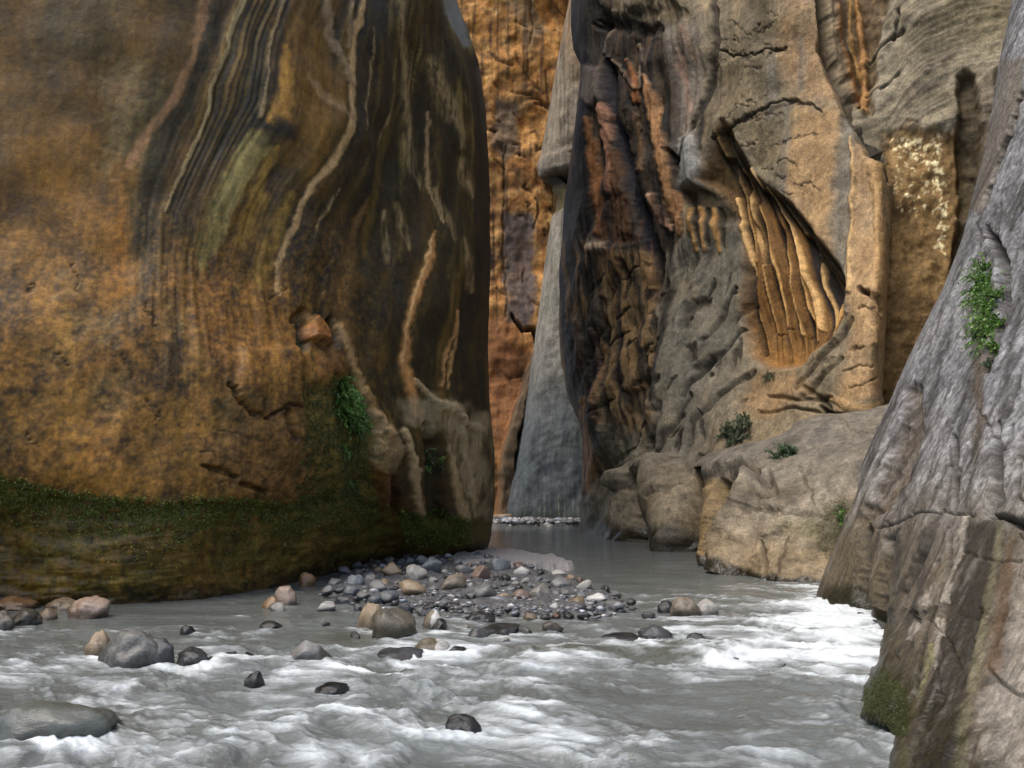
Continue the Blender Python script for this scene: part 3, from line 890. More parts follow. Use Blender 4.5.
for pts, w_ in (([(628, 60, 2), (634, 130, 4), (648, 200, 4), (656, 250, 3)], 4), ([(642, 50, 2), (650, 120, 3), (660, 190, 4), (668, 250, 3)], 3), ([(664, 60, 2), (672, 130, 3), (680, 190, 3)], 3),
                ([(586, 110, 2), (584, 170, 4), (588, 230, 4)], 4), ([(600, 140, 2), (606, 190, 3), (612, 245, 3)], 3), ([(668, 250, 3), (664, 330, 4), (660, 400, 3)], 3), ([(690, 60, 2), (700, 110, 2), (704, 150, 2)], 2),
                ([(612, 260, 2), (616, 330, 3), (622, 400, 2)], 2), ([(632, 260, 2), (638, 320, 3), (642, 380, 2)], 2)):
    E.streak(pts, w_, (30, 26, 22), .8, soft=.9, jit=4, scale=26)
# pale grey column beside it
E.stain([(672, 30), (702, 20), (706, 60), (694, 130), (706, 170), (700, 190), (676, 190), (678, 110)], (128, 116, 104), .8, 6, jit=5, noise=.4, seed=48)
E.stain([(680, 140), (698, 132), (706, 170), (704, 190), (680, 186)], (140, 136, 130), .85, 4, depth=-.15, jit=3)
for pts in ([(680, 50, 2), (682, 80, 4), (688, 110, 3)], [(690, 30, 3), (694, 60, 3)]): E.streak(pts, 3, (150, 116, 96), .6, jit=5)
E.groove([(714, -20, 2), (716, 40, 3), (706, 85, 3), (696, 125, 3), (688, 150, 2), (676, 165, 2.5)], 2.6, .14, (46, 36, 26), .8, jit=3, scale=22)
E.groove([(672, 152, 3), (676, 162, 3)], 3, .3, (24, 20, 18))
E.stain([(678, 190), (700, 186), (722, 196), (736, 218), (716, 222), (690, 214)], (60, 49, 26), .8, 6, depth=.22, jit=3)
for x in (688, 699, 711):
    E.streak([(x, 208, 2), (x + 3, 225, 2.5), (x + 5, 250, 2)], 2, (168, 122, 66), .8, .05, jit=1.5, scale=14)
    E.groove([(x + 5, 208, 2), (x + 8, 228, 2.5), (x + 9, 246, 1.5)], 2, .05, (52, 38, 18), jit=1.5, scale=14)
# pits in the grey slope
for pts, d in (([(684, 312), (692, 300), (708, 300), (708, 306), (696, 312), (692, 330), (686, 330)], .4), ([(650, 505), (642, 500), (640, 540), (658, 545), (656, 512)], .9),
               ([(690, 350), (700, 348), (702, 362), (694, 366)], .35), ([(640, 382), (650, 370), (652, 384), (644, 392)], .4), ([(656, 412), (664, 404), (664, 416)], .4),
               ([(622, 390), (642, 386), (648, 404), (636, 420), (626, 412)], .3), ([(700, 372), (716, 360), (716, 368), (704, 380)], .3)):
    E.stain(pts, (56, 46, 32), .7, 5, depth=d * .5, jit=3, scale=16)
for k in range(70):
    x0 = 600 + 150 * RNG.random(); y0 = 260 + 250 * RNG.random()
    if x0 > 700 and y0 > 420: continue
    L_ = 6 + 22 * RNG.random(); an = math.radians(RNG.normal(118, 16))
    pts = [(x0 + L_ * t * math.cos(an), y0 + L_ * t * math.sin(an), .5 + 1.4 * math.sin(math.pi * t)) for t in (0, .35, .7, 1)]
    E.groove(pts, .9, .07, (50, 40, 28), .75, jit=3, scale=22)
for pts in ([(735, 290, 2), (722, 320, 2.5), (708, 342, 2)], [(742, 330), (728, 352), (700, 385), (690, 400)], [(752, 372), (726, 396), (700, 430), (690, 455)], [(662, 420), (640, 462), (634, 490)], [(700, 400), (670, 440), (655, 470)]):
    E.groove(pts, 2.2, .16, (56, 46, 34), .7, soft=.9, jit=4, scale=30)
# upper face
E.stain([(722, 20), (800, 10), (812, 110), (780, 200), (744, 150), (722, 120)], (116, 102, 80), .55, 16, jit=14, noise=.4, seed=50)
E.stain([(786, -20), (818, -20), (826, 60), (838, 100), (800, 100), (782, 60)], (158, 118, 78), .5, 12, jit=8, noise=.5, seed=51)
E.stain([(800, 110), (845, 110), (842, 190), (836, 250), (810, 230), (790, 190)], (154, 118, 76), .65, 10, jit=8)
for x, y0, y1 in ((790, 105, 205), (776, 60, 120), (802, 40, 90)):
    E.streak([(x, y0, 3), (x + 1, (y0 + y1) / 2, 4), (x - 1, y1, 3)], 4, (106, 102, 98), .45, soft=1, jit=4)
E.groove([(718, 50, 1.5), (738, 56, 2), (752, 58, 1.6), (768, 51, 1.4), (786, 50, 1)], 1.3, .10, (46, 36, 26), jit=6, scale=7)
E.groove([(716, 140, 1.5), (740, 128, 1.6), (762, 115, 1.6), (786, 103, 1.6), (804, 104, 1.7), (816, 108, 1.4), (824, 115, 1)], 1.1, .07, (42, 32, 20), jit=4, scale=8)
E.push(E.area([(720, 60), (785, 55), (800, 100), (720, 135)], 4, jit=3), .06)
for pts in ([(780, 165), (795, 162), (806, 176)], [(745, 150), (760, 144)], [(784, 180), (796, 180)], [(800, 190), (815, 186), (826, 196)], [(762, 170), (776, 172)], [(774, 150), (800, 140), (820, 136)], [(788, 195), (800, 198)]):
    E.groove(pts, .8, .04, (64, 50, 34), .65, jit=5, scale=6)
for k in range(26):
    x0 = 718 + 60 * RNG.random(); y0 = 10 + 110 * RNG.random(); an = math.radians(RNG.choice([25, 120]) + RNG.normal(0, 10)); L_ = 8 + 12 * RNG.random()
    E.groove([(x0, y0), (x0 + L_ * math.cos(an), y0 + L_ * math.sin(an))], .8, .03, (60, 50, 36), .6, jit=5, scale=6)
# alcove with hanging drapes of stone
ALC = [(727, 124), (714, 160), (703, 180), (722, 194), (735, 214), (741, 260), (744, 320), (752, 356), (766, 366), (800, 363), (810, 350), (826, 338), (836, 314), (840, 290), (832, 264), (816, 236), (796, 210), (772, 193), (750, 178), (740, 148)]
am = E.area(ALC, 7, jit=2.0, scale=30)
E.push(am, -.40)
E.paint(am, (130, 88, 36), .9)
# a radial coordinate: drapes fan down from the apex
g = [[(716, 150), (728, 190), (737, 220), (742, 260), (746, 320), (755, 366)], [(728, 140), (740, 185), (750, 225), (758, 270), (764, 320), (768, 366)],
     [(735, 140), (756, 185), (772, 225), (782, 270), (788, 320), (788, 366)], [(742, 140), (770, 190), (790, 225), (806, 270), (812, 320), (806, 366)], [(750, 150), (790, 205), (820, 240), (836, 270), (838, 310), (822, 366)]]
gl = np.stack([np.interp(E.py, [p[1] for p in f], [p[0] for p in f]) for f in g], 0)
gs = np.zeros(E.px.shape)
for k in range(4):
    t = (E.px - gl[k]) / (gl[k + 1] - gl[k] + 1e-6)
    gs = np.where((t >= 0) & (t < 1), k + t, gs)
gs = np.where(E.px > gl[4], 4, gs)
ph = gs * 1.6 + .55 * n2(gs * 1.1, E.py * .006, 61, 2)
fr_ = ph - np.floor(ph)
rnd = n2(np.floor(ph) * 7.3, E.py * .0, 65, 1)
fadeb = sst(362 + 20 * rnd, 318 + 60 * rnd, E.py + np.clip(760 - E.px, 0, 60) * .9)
E.push(am * fadeb * (np.interp(fr_, [0, .10, .44, .58, .68, 1.0], [-.1, -.36, -.32, .24, .20, -.1])), .45)
E.paint(am * np.clip(.5 + 1.2 * n2(gs * 7, E.py * .012, 63, 3), 0, 1), (120, 80, 32), .7)
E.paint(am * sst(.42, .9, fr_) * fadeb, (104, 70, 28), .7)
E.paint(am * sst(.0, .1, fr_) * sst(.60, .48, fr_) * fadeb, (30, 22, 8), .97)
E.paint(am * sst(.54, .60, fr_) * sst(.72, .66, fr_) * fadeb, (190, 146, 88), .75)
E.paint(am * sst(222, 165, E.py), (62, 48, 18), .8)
E.paint(am * sst(330, 360, E.py) * np.clip(.5 + E.fn(2, 64), 0, 1), (164, 116, 62), .6)
E.push(am * n2(gs * 6, E.py * .012, 66, 3), .07)
for pts in ([(729, 196), (736, 220), (742, 252), (746, 272)], [(736, 168), (746, 200), (750, 238), (757, 268)], [(753, 170), (768, 206), (780, 246), (789, 290), (793, 330)], [(770, 190), (786, 220), (800, 256), (809, 292), (812, 325)], [(812, 252), (814, 285), (821, 322)]):
    m = E.line(pts, 1.5, .6, jit=1.5, scale=28)
    E.paint(m, (196, 154, 100), .8); E.push(m, .08)
for pts in ([(745, 185, 2), (754, 225, 3), (760, 262, 2)], [(762, 192, 2), (775, 228, 3), (784, 262, 2)], [(806, 238, 3), (820, 268, 5), (830, 300, 5), (832, 326, 2)], [(726, 160, 3), (738, 178, 4), (752, 200, 3)], [(747, 262, 1.4), (749, 310, 1.4), (754, 350, 1.4)]):
    E.groove(pts, 3, .25, (44, 32, 14), .85, jit=1.5, scale=28)
E.streak([(726, 132, 4), (738, 160, 6), (750, 184, 7), (774, 200, 8), (797, 218, 8), (816, 244, 8), (832, 274, 6), (835, 305, 3)], 7, (46, 36, 14), .9, soft=.8, jit=3)  # band under the arch: overhang shade painted into the colour, partly dark varnish
E.push(.4 * E.line([(742, 140, 3), (754, 172, 5), (785, 192, 6), (810, 216, 6), (832, 246, 5), (845, 275, 4), (844, 310, 3)], 5, 1), .16)
E.groove([(760, 325, .8), (770, 330, .8), (784, 326, .8)], .8, .06, (110, 74, 40), jit=3)
# below the alcove: ledges and the column foot
E.stain([(740, 372), (810, 366), (846, 330), (852, 400), (790, 425), (735, 440), (720, 420)], (122, 106, 84), .6, 10, jit=10, noise=.5, seed=55)
for pts in ([(850, 318, 2), (834, 345, 3), (815, 370, 2.5), (800, 390, 2)], [(842, 360, 2), (820, 385, 3), (806, 398, 2)], [(768, 395, 1.5), (800, 402, 2), (835, 398, 1.5)], [(760, 412, 1.5), (790, 410, 1.5), (830, 412, 1.5)], [(808, 390, 2), (826, 402, 3), (832, 410, 2)]):
    E.groove(pts, 1.8, .09, (62, 48, 28), .7, soft=.9, jit=3, scale=26)
for k in range(18):
    x0 = 800 + 45 * RNG.random(); y0 = 325 + 60 * RNG.random()
    E.groove([(x0, y0, 1.2), (x0 - 5, y0 + 6, 1.)], 1.1, .03, (74, 58, 36), .5, jit=2)
E.stain([(852, 140), (890, 170), (892, 240), (884, 390), (840, 410), (850, 330), (846, 250)], (156, 122, 84), .75, 9, jit=6, noise=.4, seed=56)
E.streak([(846, 118, 4), (850, 150, 7), (845, 190, 8), (840, 230, 7), (838, 275, 4)], 7, (104, 98, 88), .75, -.10, jit=3)
E.streak([(853, 140, 1.5), (857, 175, 2), (851, 220, 2), (848, 290, 2)], 2, (186, 148, 100), .6, .08, jit=2)
E.groove([(857, 288, 2), (868, 292, 3.5), (878, 298, 3), (880, 312, 2)], 3, .28, (52, 36, 22), jit=3)
for pts in ([(858, 308), (870, 308), (880, 318)], [(850, 350), (866, 346)], [(846, 372), (872, 366)], [(852, 390), (876, 380)]): E.groove(pts, 1.0, .05, (96, 70, 44), .6, jit=5)
E.groove([(818, -40, 5), (820, 10, 5), (826, 50, 6), (838, 82, 7), (852, 110, 7), (866, 136, 7), (878, 156, 6)], 6, .8, (52, 40, 18), .85, jit=3)
E.streak([(832, -20, 3), (838, 30, 4), (848, 66, 3), (860, 104, 2)], 3, (142, 94, 44), .8, .35, jit=3)
E.groove([(862, 128, 4), (874, 142, 6), (888, 160, 5), (893, 180, 4)], 5, .5, (38, 28, 12), .85)
E.streak([(876, 170, 6), (880, 220, 6), (882, 280, 6), (878, 340, 6)], 6, (160, 122, 74), .5, .1)
# feet in the water
E.stain([(600, 430), (650, 430), (640, 470), (622, 545), (582, 540), (586, 505), (604, 470)], (118, 106, 86), .85, 8, jit=6, noise=.4, seed=58)
E.paint(E.area([(590, 515), (622, 515), (622, 545), (575, 545)], 5), (78, 70, 54), .5)
E.stain([(616, 470), (650, 450), (705, 470), (702, 560), (616, 545)], (120, 106, 86), .7, 9, jit=8, noise=.4, seed=57)
E.push(E.line([(676, 470, 8), (680, 505, 16), (684, 560, 18)], 14, 1.0, jit=1), .85)
E.push(E.line([(630, 476, 5), (628, 515, 9), (626, 550, 10)], 8, 1.0, jit=1), .5)
E.push(E.line([(648, 462, 8), (636, 472, 7), (628, 485, 5)], 6, 1.0, jit=2), .35)
E.stain([(640, 480), (650, 478), (657, 500), (662, 548), (640, 548), (644, 510)], (50, 40, 26), .8, 5, depth=.75, jit=2)
E.groove([(706, 462, 3), (708, 500, 5), (704, 560, 6)], 5, .6, (66, 52, 32), .7, soft=1, jit=2)
E.groove([(652, 470, 2), (662, 480, 2), (672, 474, 1)], 2, .1, (76, 62, 44), .5, jit=3, scale=20)
E.stain([(752, 372), (796, 368), (812, 392), (770, 420), (744, 412)], (152, 116, 76), .6, 9, jit=7, noise=.4, seed=71)
E.streak([(834, 398, 3), (850, 408, 4), (876, 408, 4), (892, 398, 3)], 4, (136, 104, 62), .6, .06, jit=2)
E.groove([(822, 408, 2), (836, 416, 2.5), (862, 418, 2.5), (892, 408, 2)], 2.5, .3, (40, 30, 16), .8, jit=2)
wl = sst(.55, .12, E.P[..., 2] + E.fn(2, 63, 2) * .3)
E.paint(wl, (34, 32, 22), .8)
E.wet = np.clip(wl, 0, 1)

# ================================================================ banded wall
mid_cols(Fw, [(92, 82, 64), (118, 106, 86), (136, 124, 104), (116, 106, 92)], .4, 54)
Fw.push(Fw.fn(.3, 3, 3), .5)
Fw.push(Fw.fn(1.6, 6, 4), .12)
q = Fw.py - np.interp(Fw.px, [860, 890, 905, 925, 960, 1000, 1060], [60, 42, 20, 4, -12, -18, -20])
bw = n2(q * .12, Fw.px * .006, 81, 4)
bmk = sst(150, 120, Fw.py)
Fw.paint(bmk * sst(.1, .4, bw), (92, 84, 76), .4)
Fw.paint(bmk * sst(.1, .4, -bw), (146, 134, 116), .35)
Fw.push(bmk * bw, .05)
fine = np.sin(q * 1.1 + 3 * bw)
Fw.paint(bmk * sst(.4, 1, fine) * sst(870, 900, Fw.px), (160, 146, 128), .3)
Fw.paint(sst(900, 990, Fw.px) * sst(70, 20, Fw.py), (116, 104, 70), .4)
Fw.stain([(838, -40), (872, -40), (886, 0), (876, 40), (868, 110), (850, 100)], (92, 66, 30), .85, 6, jit=6, depth=.4, noise=.3)
Fw.streak([(856, 0, 3), (862, 50, 4), (864, 110, 4)], 3, (162, 116, 66), .8, .2, jit=3)
Fw.streak([(848, -10, 2), (848, 30, 2), (858, 70, 2)], 2, (172, 130, 74), .7, .1, jit=4)
for pts in ([(868, 55), (882, 45), (905, 30)], [(866, 90), (880, 88), (900, 70)], [(894, 40), (900, 10)]): Fw.groove(pts, 1.3, .15, (60, 48, 34), .6, jit=4)
REC = [(884, 140), (905, 127), (940, 134), (956, 132), (964, 150), (966, 250), (945, 305), (920, 345), (896, 400), (884, 560), (840, 560), (884, 300)]
m = Fw.area(REC, 7, jit=9, scale=14)
Fw.push(m, -.18)
Fw.paint(m, (138, 106, 62), .88)
Fw.paint(m * np.clip(.4 + 2 * Fw.fn(2.4, 83, 4), 0, 1), (98, 72, 38), .65)
Fw.paint(m * np.clip(-.1 + 2 * Fw.fn(3.2, 84, 4), 0, 1), (152, 120, 74), .7)
Fw.push(m * ridged(Fw.P * 2.0, 4, 85), .06)
Fw.paint(m * sst(250, 380, Fw.py), (84, 62, 30), .55)  # lower recess darkens downwards: shade put into the colour
for k in range(190):
    if k < 80:
        t = RNG.random(); x0, y0 = 938 + 8 * t + RNG.normal(0, 2.5), 142 + 108 * t
    else:
        x0, y0 = 894 + 46 * RNG.random(), 134 + 80 * RNG.random() ** 1.5
    r_ = .5 + 1.4 * RNG.random() ** 3
    m_ = Fw.line([(x0, y0, r_), (x0 + RNG.normal(0, 2), y0 + 1.5, r_)], r_, .4, jit=1.5, scale=4)
    Fw.paint(m_, (226, 210, 168), .2 + .6 * RNG.random()); Fw.push(m_, .008)
HOL = [(957, 80), (966, 74), (974, 78), (978, 110), (984, 135), (978, 190), (968, 250), (954, 280), (960, 200), (956, 140), (960, 110)]
Fw.stain(HOL, (74, 60, 34), .85, 3, jit=3, depth=.32)
Fw.stain([(976, 90), (998, 70), (1000, 200), (974, 230), (980, 150)], (116, 102, 86), .8, 4, jit=4, depth=-.25)

# ================================================================ outcrop
mid_cols(G, [(98, 86, 68), (128, 112, 90), (146, 130, 108), (122, 108, 90)], .8, 64)
G.push(G.fn(.5, 3, 3), .35)
G.push(ridged(G.P * np.array([1.2, 1.2, 1.6]), 4, 66), .06)
G.paint(sst(-.1, .35, G.fn(2.2, 141, 4)) , (96, 86, 72), .5)
G.paint(sst(505, 450, G.py), (112, 104, 94), .5)
G.push(G.fn(7, 67, 3), .02)
G.paint(sst(505, 560, G.py), (146, 118, 78), .45)
G.stain([(703, 480), (728, 478), (732, 500), (728, 566), (700, 562)], (142, 112, 68), .75, 4, jit=3)
G.push(G.line([(712, 492, 5), (714, 525, 8), (713, 565, 9)], 8, 1.0, jit=1), .5)
G.groove([(724, 484, 4), (728, 500, 5), (727, 530, 5), (724, 575, 4)], 5, .75, (64, 52, 24), .85, soft=.9, jit=2)
G.stain([(732, 480), (758, 474), (750, 498), (738, 528), (732, 540)], (112, 88, 44), .8, 5, depth=.35, jit=3)  # diagonal shading below the lip, painted in along with the inset
G.push(G.line([(757, 486, 4), (745, 515, 7), (736, 545, 9), (735, 580, 9)], 8, 1.0, jit=1), .5)
G.push(G.line([(706, 470, 5), (730, 466, 6), (752, 470, 5)], 5, 1.0, jit=1), .25)
G.groove([(764, 500, 2), (772, 492, 4), (768, 480, 4)], 4, .2, (96, 82, 62), .6, soft=1, jit=2)
for pts in ([(745, 512, 1.5), (780, 508, 2), (830, 512, 1.5)], [(760, 535, 1.5), (776, 530, 2), (790, 520, 1)], [(765, 508, 3), (772, 512, 4), (778, 506, 2)], [(800, 470), (812, 490), (818, 510)], [(756, 462), (782, 448), (806, 438)], [(840, 420), (860, 432), (880, 424)]):
    G.groove(pts, 1.1, .035, (98, 84, 64), .5, jit=6, scale=10)
G.stain([(820, 506), (840, 496), (850, 515), (836, 552), (818, 556), (812, 540)], (62, 62, 20), .8, 9, jit=8, noise=.8, seed=60)
G.stain([(775, 515), (820, 520), (818, 540), (785, 530)], (112, 104, 66), .5, 8, jit=6)
G.groove([(760, 540, 1.2), (766, 560, 2), (764, 580, 2)], 1.8, .15, (84, 66, 44), .6)
G.groove([(786, 535, 1.2), (780, 560, 1.6), (776, 580, 1.6)], 1.6, .08, (100, 82, 60), .5)
wl = sst(.15, .05, G.P[..., 2] + G.fn(3, 68, 2) * .08)
G.paint(wl, (38, 36, 22), .9)
G.wet = wl

# ================================================================ near wall
mid_cols(Hn, [(78, 74, 74), (102, 99, 100), (122, 120, 124), (140, 138, 140), (104, 100, 98)], 1.5, 74, (1, 1, .8))
Hn.push(Hn.fn(.6, 3, 3), .08)
hd = (Hn.px + .45 * Hn.py)
hv = n2(hd * .05, Hn.py * .006, 91, 4)
Hn.push(hv, .035)
Hn.paint(sst(500, 360, Hn.py), (104, 106, 116), .45)
Hn.push(ridged(np.stack([hd * .035, Hn.py * .006, hd * 0], -1), 3, 93), .02)
Hn.push(Hn.fn(6, 94, 4), .012)
Hn.push(ridged(Hn.P * np.array([3, 3, 2.2]), 4, 95), .012)
Hn.paint(np.clip(Hn.fn(5, 97, 5) * 2.2, 0, 1), (140, 139, 141), .35)
v_ = Hn.fn(16, 131, 4)
Hn.paint(np.clip(v_ * 2.2, 0, 1), (156, 152, 146), .35)
Hn.paint(np.clip(-v_ * 2.2, 0, 1), (56, 52, 48), .55)
Hn.paint(np.clip(-Hn.fn(6, 98, 5) * 2.2, 0, 1), (66, 60, 56), .6)
Hn.paint(sst(430, 580, Hn.py), (98, 86, 68), .8)
Hn.paint(sst(470, 560, Hn.py) * np.clip(.3 + 2 * hv, 0, 1), (72, 60, 44), .6)
Hn.stain([(1024, 60), (1004, 60), (990, 120), (972, 210), (984, 212), (1002, 165), (1024, 100)], (104, 94, 82), .8, 4, jit=4, noise=.4)
Hn.groove([(1040, 60, 2), (1022, 98, 2), (1004, 150, 2.2), (988, 202, 2.4)], 2.2, .14, (62, 54, 48), .8, jit=4)
Hn.groove([(988, 230, 3), (996, 246, 4), (1003, 270, 5), (1001, 300, 5), (996, 335, 5), (988, 372, 3)], 4, .30, (44, 36, 26), .85, jit=4)
Hn.groove([(976, 212, 1), (980, 250, 1.5), (972, 300, 1.5), (962, 350, 1.2)], 1.3, .05, (86, 80, 78), .5, jit=4)
Hn.streak([(982, 330, 5), (981, 370, 7), (984, 420, 6), (980, 460, 4)], 6, (82, 66, 44), .7, jit=5, soft=.9)
for pts, w_, d_ in (([(1004, 425, 1.5), (1000, 462, 3), (997, 500, 4), (986, 516, 3)], 3, .14), ([(986, 517, 2), (1006, 519, 3), (1030, 527, 4), (1060, 530, 4)], 3, .16),
                    ([(954, 436, 2), (957, 456, 3)], 2, .10), ([(953, 468, 2), (943, 498, 4), (932, 530, 3.5), (918, 562, 3.5), (903, 590, 2.5)], 3, .14), ([(1024, 440, 2), (1016, 500, 2)], 2, .05),
                    ([(962, 450, 1), (957, 500, 1.3), (950, 560, 1.6), (930, 640, 2), (915, 700, 2)], 1.5, .06), ([(888, 522, 1), (890, 560, 1.6), (884, 600, 1.6)], 1.5, .06),
                    ([(975, 516, 1), (920, 512, 1), (880, 530, 1)], 1, .05), ([(1024, 565, 1), (985, 560, 1.2), (965, 555, 1)], 1, .03), ([(990, 670, 1), (1010, 690, 1.6), (1030, 700, 1)], 1.4, .06),
                    ([(940, 560, 1), (928, 600, 1.5), (915, 650, 1.5)], 1.3, .05), ([(1040, 330, 2), (1020, 390, 2), (1010, 420, 1)], 1.5, .06)):
    Hn.groove(pts, w_, d_ * .8, (46, 40, 34), .85, jit=3, scale=24)
for k in range(46):
    x0 = 880 + 160 * RNG.random(); y0 = 150 + 560 * RNG.random()
    if x0 < 1015 - (y0 - 60) * .36: continue
    L_ = 15 + 60 * RNG.random(); an = math.radians(RNG.choice([112, 104, 60], p=[.5, .35, .15]) + RNG.normal(0, 7))
    Hn.groove([(x0 + L_ * t * math.cos(an), y0 + L_ * t * math.sin(an), .3 + .9 * math.sin(math.pi * t)) for t in (0, .3, .7, 1)], 1, .035, (58, 52, 46), .7, jit=4, scale=20)
Hn.groove([(912, 390, 5), (910, 425, 9), (898, 468, 10), (880, 505, 8), (862, 520, 5)], 9, .16, (88, 72, 52), .65, soft=.9, jit=5)  # hollow between two lobes, its brown shadow painted along it
for pts, w_ in (([(1000, 215, 2), (985, 300, 3), (968, 400, 4), (955, 480, 3)], 3), ([(1030, 240, 3), (1018, 330, 4), (1008, 420, 4)], 4), ([(950, 330, 2), (930, 400, 4), (912, 470, 4), (900, 520, 3)], 3),
                ([(985, 430, 2), (975, 480, 4), (968, 520, 4)], 4), ([(900, 530, 3), (893, 590, 5), (884, 660, 6), (878, 720, 5)], 5), ([(925, 530, 3), (916, 600, 5), (905, 680, 6)], 5), ([(1010, 590, 3), (1004, 660, 5), (996, 740, 5)], 4)):
    Hn.streak(pts, w_, (50, 46, 42), .6, soft=1.0, jit=7, scale=16)
Hn.groove([(857, 470, 2), (852, 492, 3), (848, 512, 2)], 2.5, .3, (34, 36, 18), .9, jit=2)

Hn.stain([(840, 530), (875, 515), (890, 600), (870, 625), (818, 604)], (92, 80, 60), .7, 8, jit=6, noise=.4)
Hn.groove([(868, 530, 4), (862, 570, 5), (858, 612, 6)], 5, .25, (50, 46, 32), .7, soft=.8)
Hn.groove([(890, 540, 3), (880, 590, 4), (874, 640, 5), (874, 660, 4)], 4, .20, (44, 40, 30), .7, soft=.8)
Hn.stain([(966, 524), (1006, 520), (996, 590), (978, 660), (955, 780), (912, 780), (936, 680), (955, 600)], (50, 42, 30), .92, 7, jit=8, noise=.3, seed=66)
Hn.stain([(870, 640), (905, 640), (935, 660), (905, 740), (888, 760), (856, 712)], (72, 64, 44), .7, 10, jit=8)
Hn.streak([(966, 518, 2), (962, 555, 3), (948, 610, 3.4), (937, 668, 3)], 2.4, (146, 138, 128), .6, .01, jit=4, scale=16)
Hn.streak([(932, 590, 3), (924, 610, 4), (912, 640, 3)], 3, (150, 142, 132), .6, jit=6)
dl = n2(hd * .22, Hn.py * .008, 96, 4)
Hn.paint(sst(.12, .42, dl), (58, 52, 46), .6)
Hn.paint(sst(.2, .5, -dl), (144, 141, 138), .22)
Hn.streak([(938, 650, 2.5), (922, 700, 3), (908, 735, 4), (900, 790, 6)], 3, (104, 99, 66), .7, jit=4)
Hn.streak([(1003, 520, 3), (995, 580, 4), (984, 640, 4), (968, 720, 5), (955, 790, 6)], 4, (104, 98, 74), .65, jit=4)
Hn.streak([(1014, 545, 5), (1008, 600, 7), (994, 665, 6)], 6, (92, 70, 50), .7, jit=6)
Hn.stain([(1030, 560), (1030, 800), (970, 800), (985, 700), (1008, 640)], (132, 124, 116), .7, 10, jit=10, noise=.5, seed=67)
Hn.stain([(856, 690), (880, 668), (908, 690), (912, 740), (886, 735), (856, 716)], (66, 72, 28), .9, 6, jit=6, noise=.4, seed=68)
Hn.stain([(812, 596), (840, 588), (872, 600), (874, 640), (860, 620), (815, 612)], (46, 46, 26), .85, 6, jit=4)
wl = sst(.38, .08, Hn.P[..., 2] + Hn.fn(4, 69, 3) * .25) * .9
Hn.paint(wl, (40, 38, 22), .8)
Hn.wet = np.clip(wl + .25 * sst(560, 700, Hn.py), 0, 1)

LEFT_WALL = A.build("rock_cliff", M_LEFT, "massive olive brown streaked canyon wall with mossy undercut base, left of the river", "cliff", wrapL=False, tint=(.93, .93, .80), punch=1.4)
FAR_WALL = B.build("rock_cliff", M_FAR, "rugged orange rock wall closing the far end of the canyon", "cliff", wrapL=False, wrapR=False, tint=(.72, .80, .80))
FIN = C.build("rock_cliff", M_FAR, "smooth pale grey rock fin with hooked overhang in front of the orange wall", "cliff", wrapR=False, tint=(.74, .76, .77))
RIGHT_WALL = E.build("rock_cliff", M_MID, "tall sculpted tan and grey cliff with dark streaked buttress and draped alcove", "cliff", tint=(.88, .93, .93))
BAND_WALL = Fw.build("rock_cliff", M_MID, "grey banded cliff with rough brown recess flecked with white, behind the tan column", "cliff", wrapL=False, wrapR=False, tint=(.88, .92, .90))
OUTCROP = G.build("rock_outcrop", M_MID, "low rounded grey tan outcrop with scalloped base at the river bend", "rock outcrop", wrapR=False, tint=(.70, .76, .82))
NEAR_WALL = Hn.build("rock_cliff", M_NEAR, "leaning blue grey cracked rock slab nearest the camera with a hanging fern", "cliff", wrapR=False, tint=(.90, .92, .88))
# ================================================================ river
def gm(px, py, x, y, rx, ry):
    return np.exp(-(((px - x) / rx) ** 2 + ((py - y) / ry) ** 2))


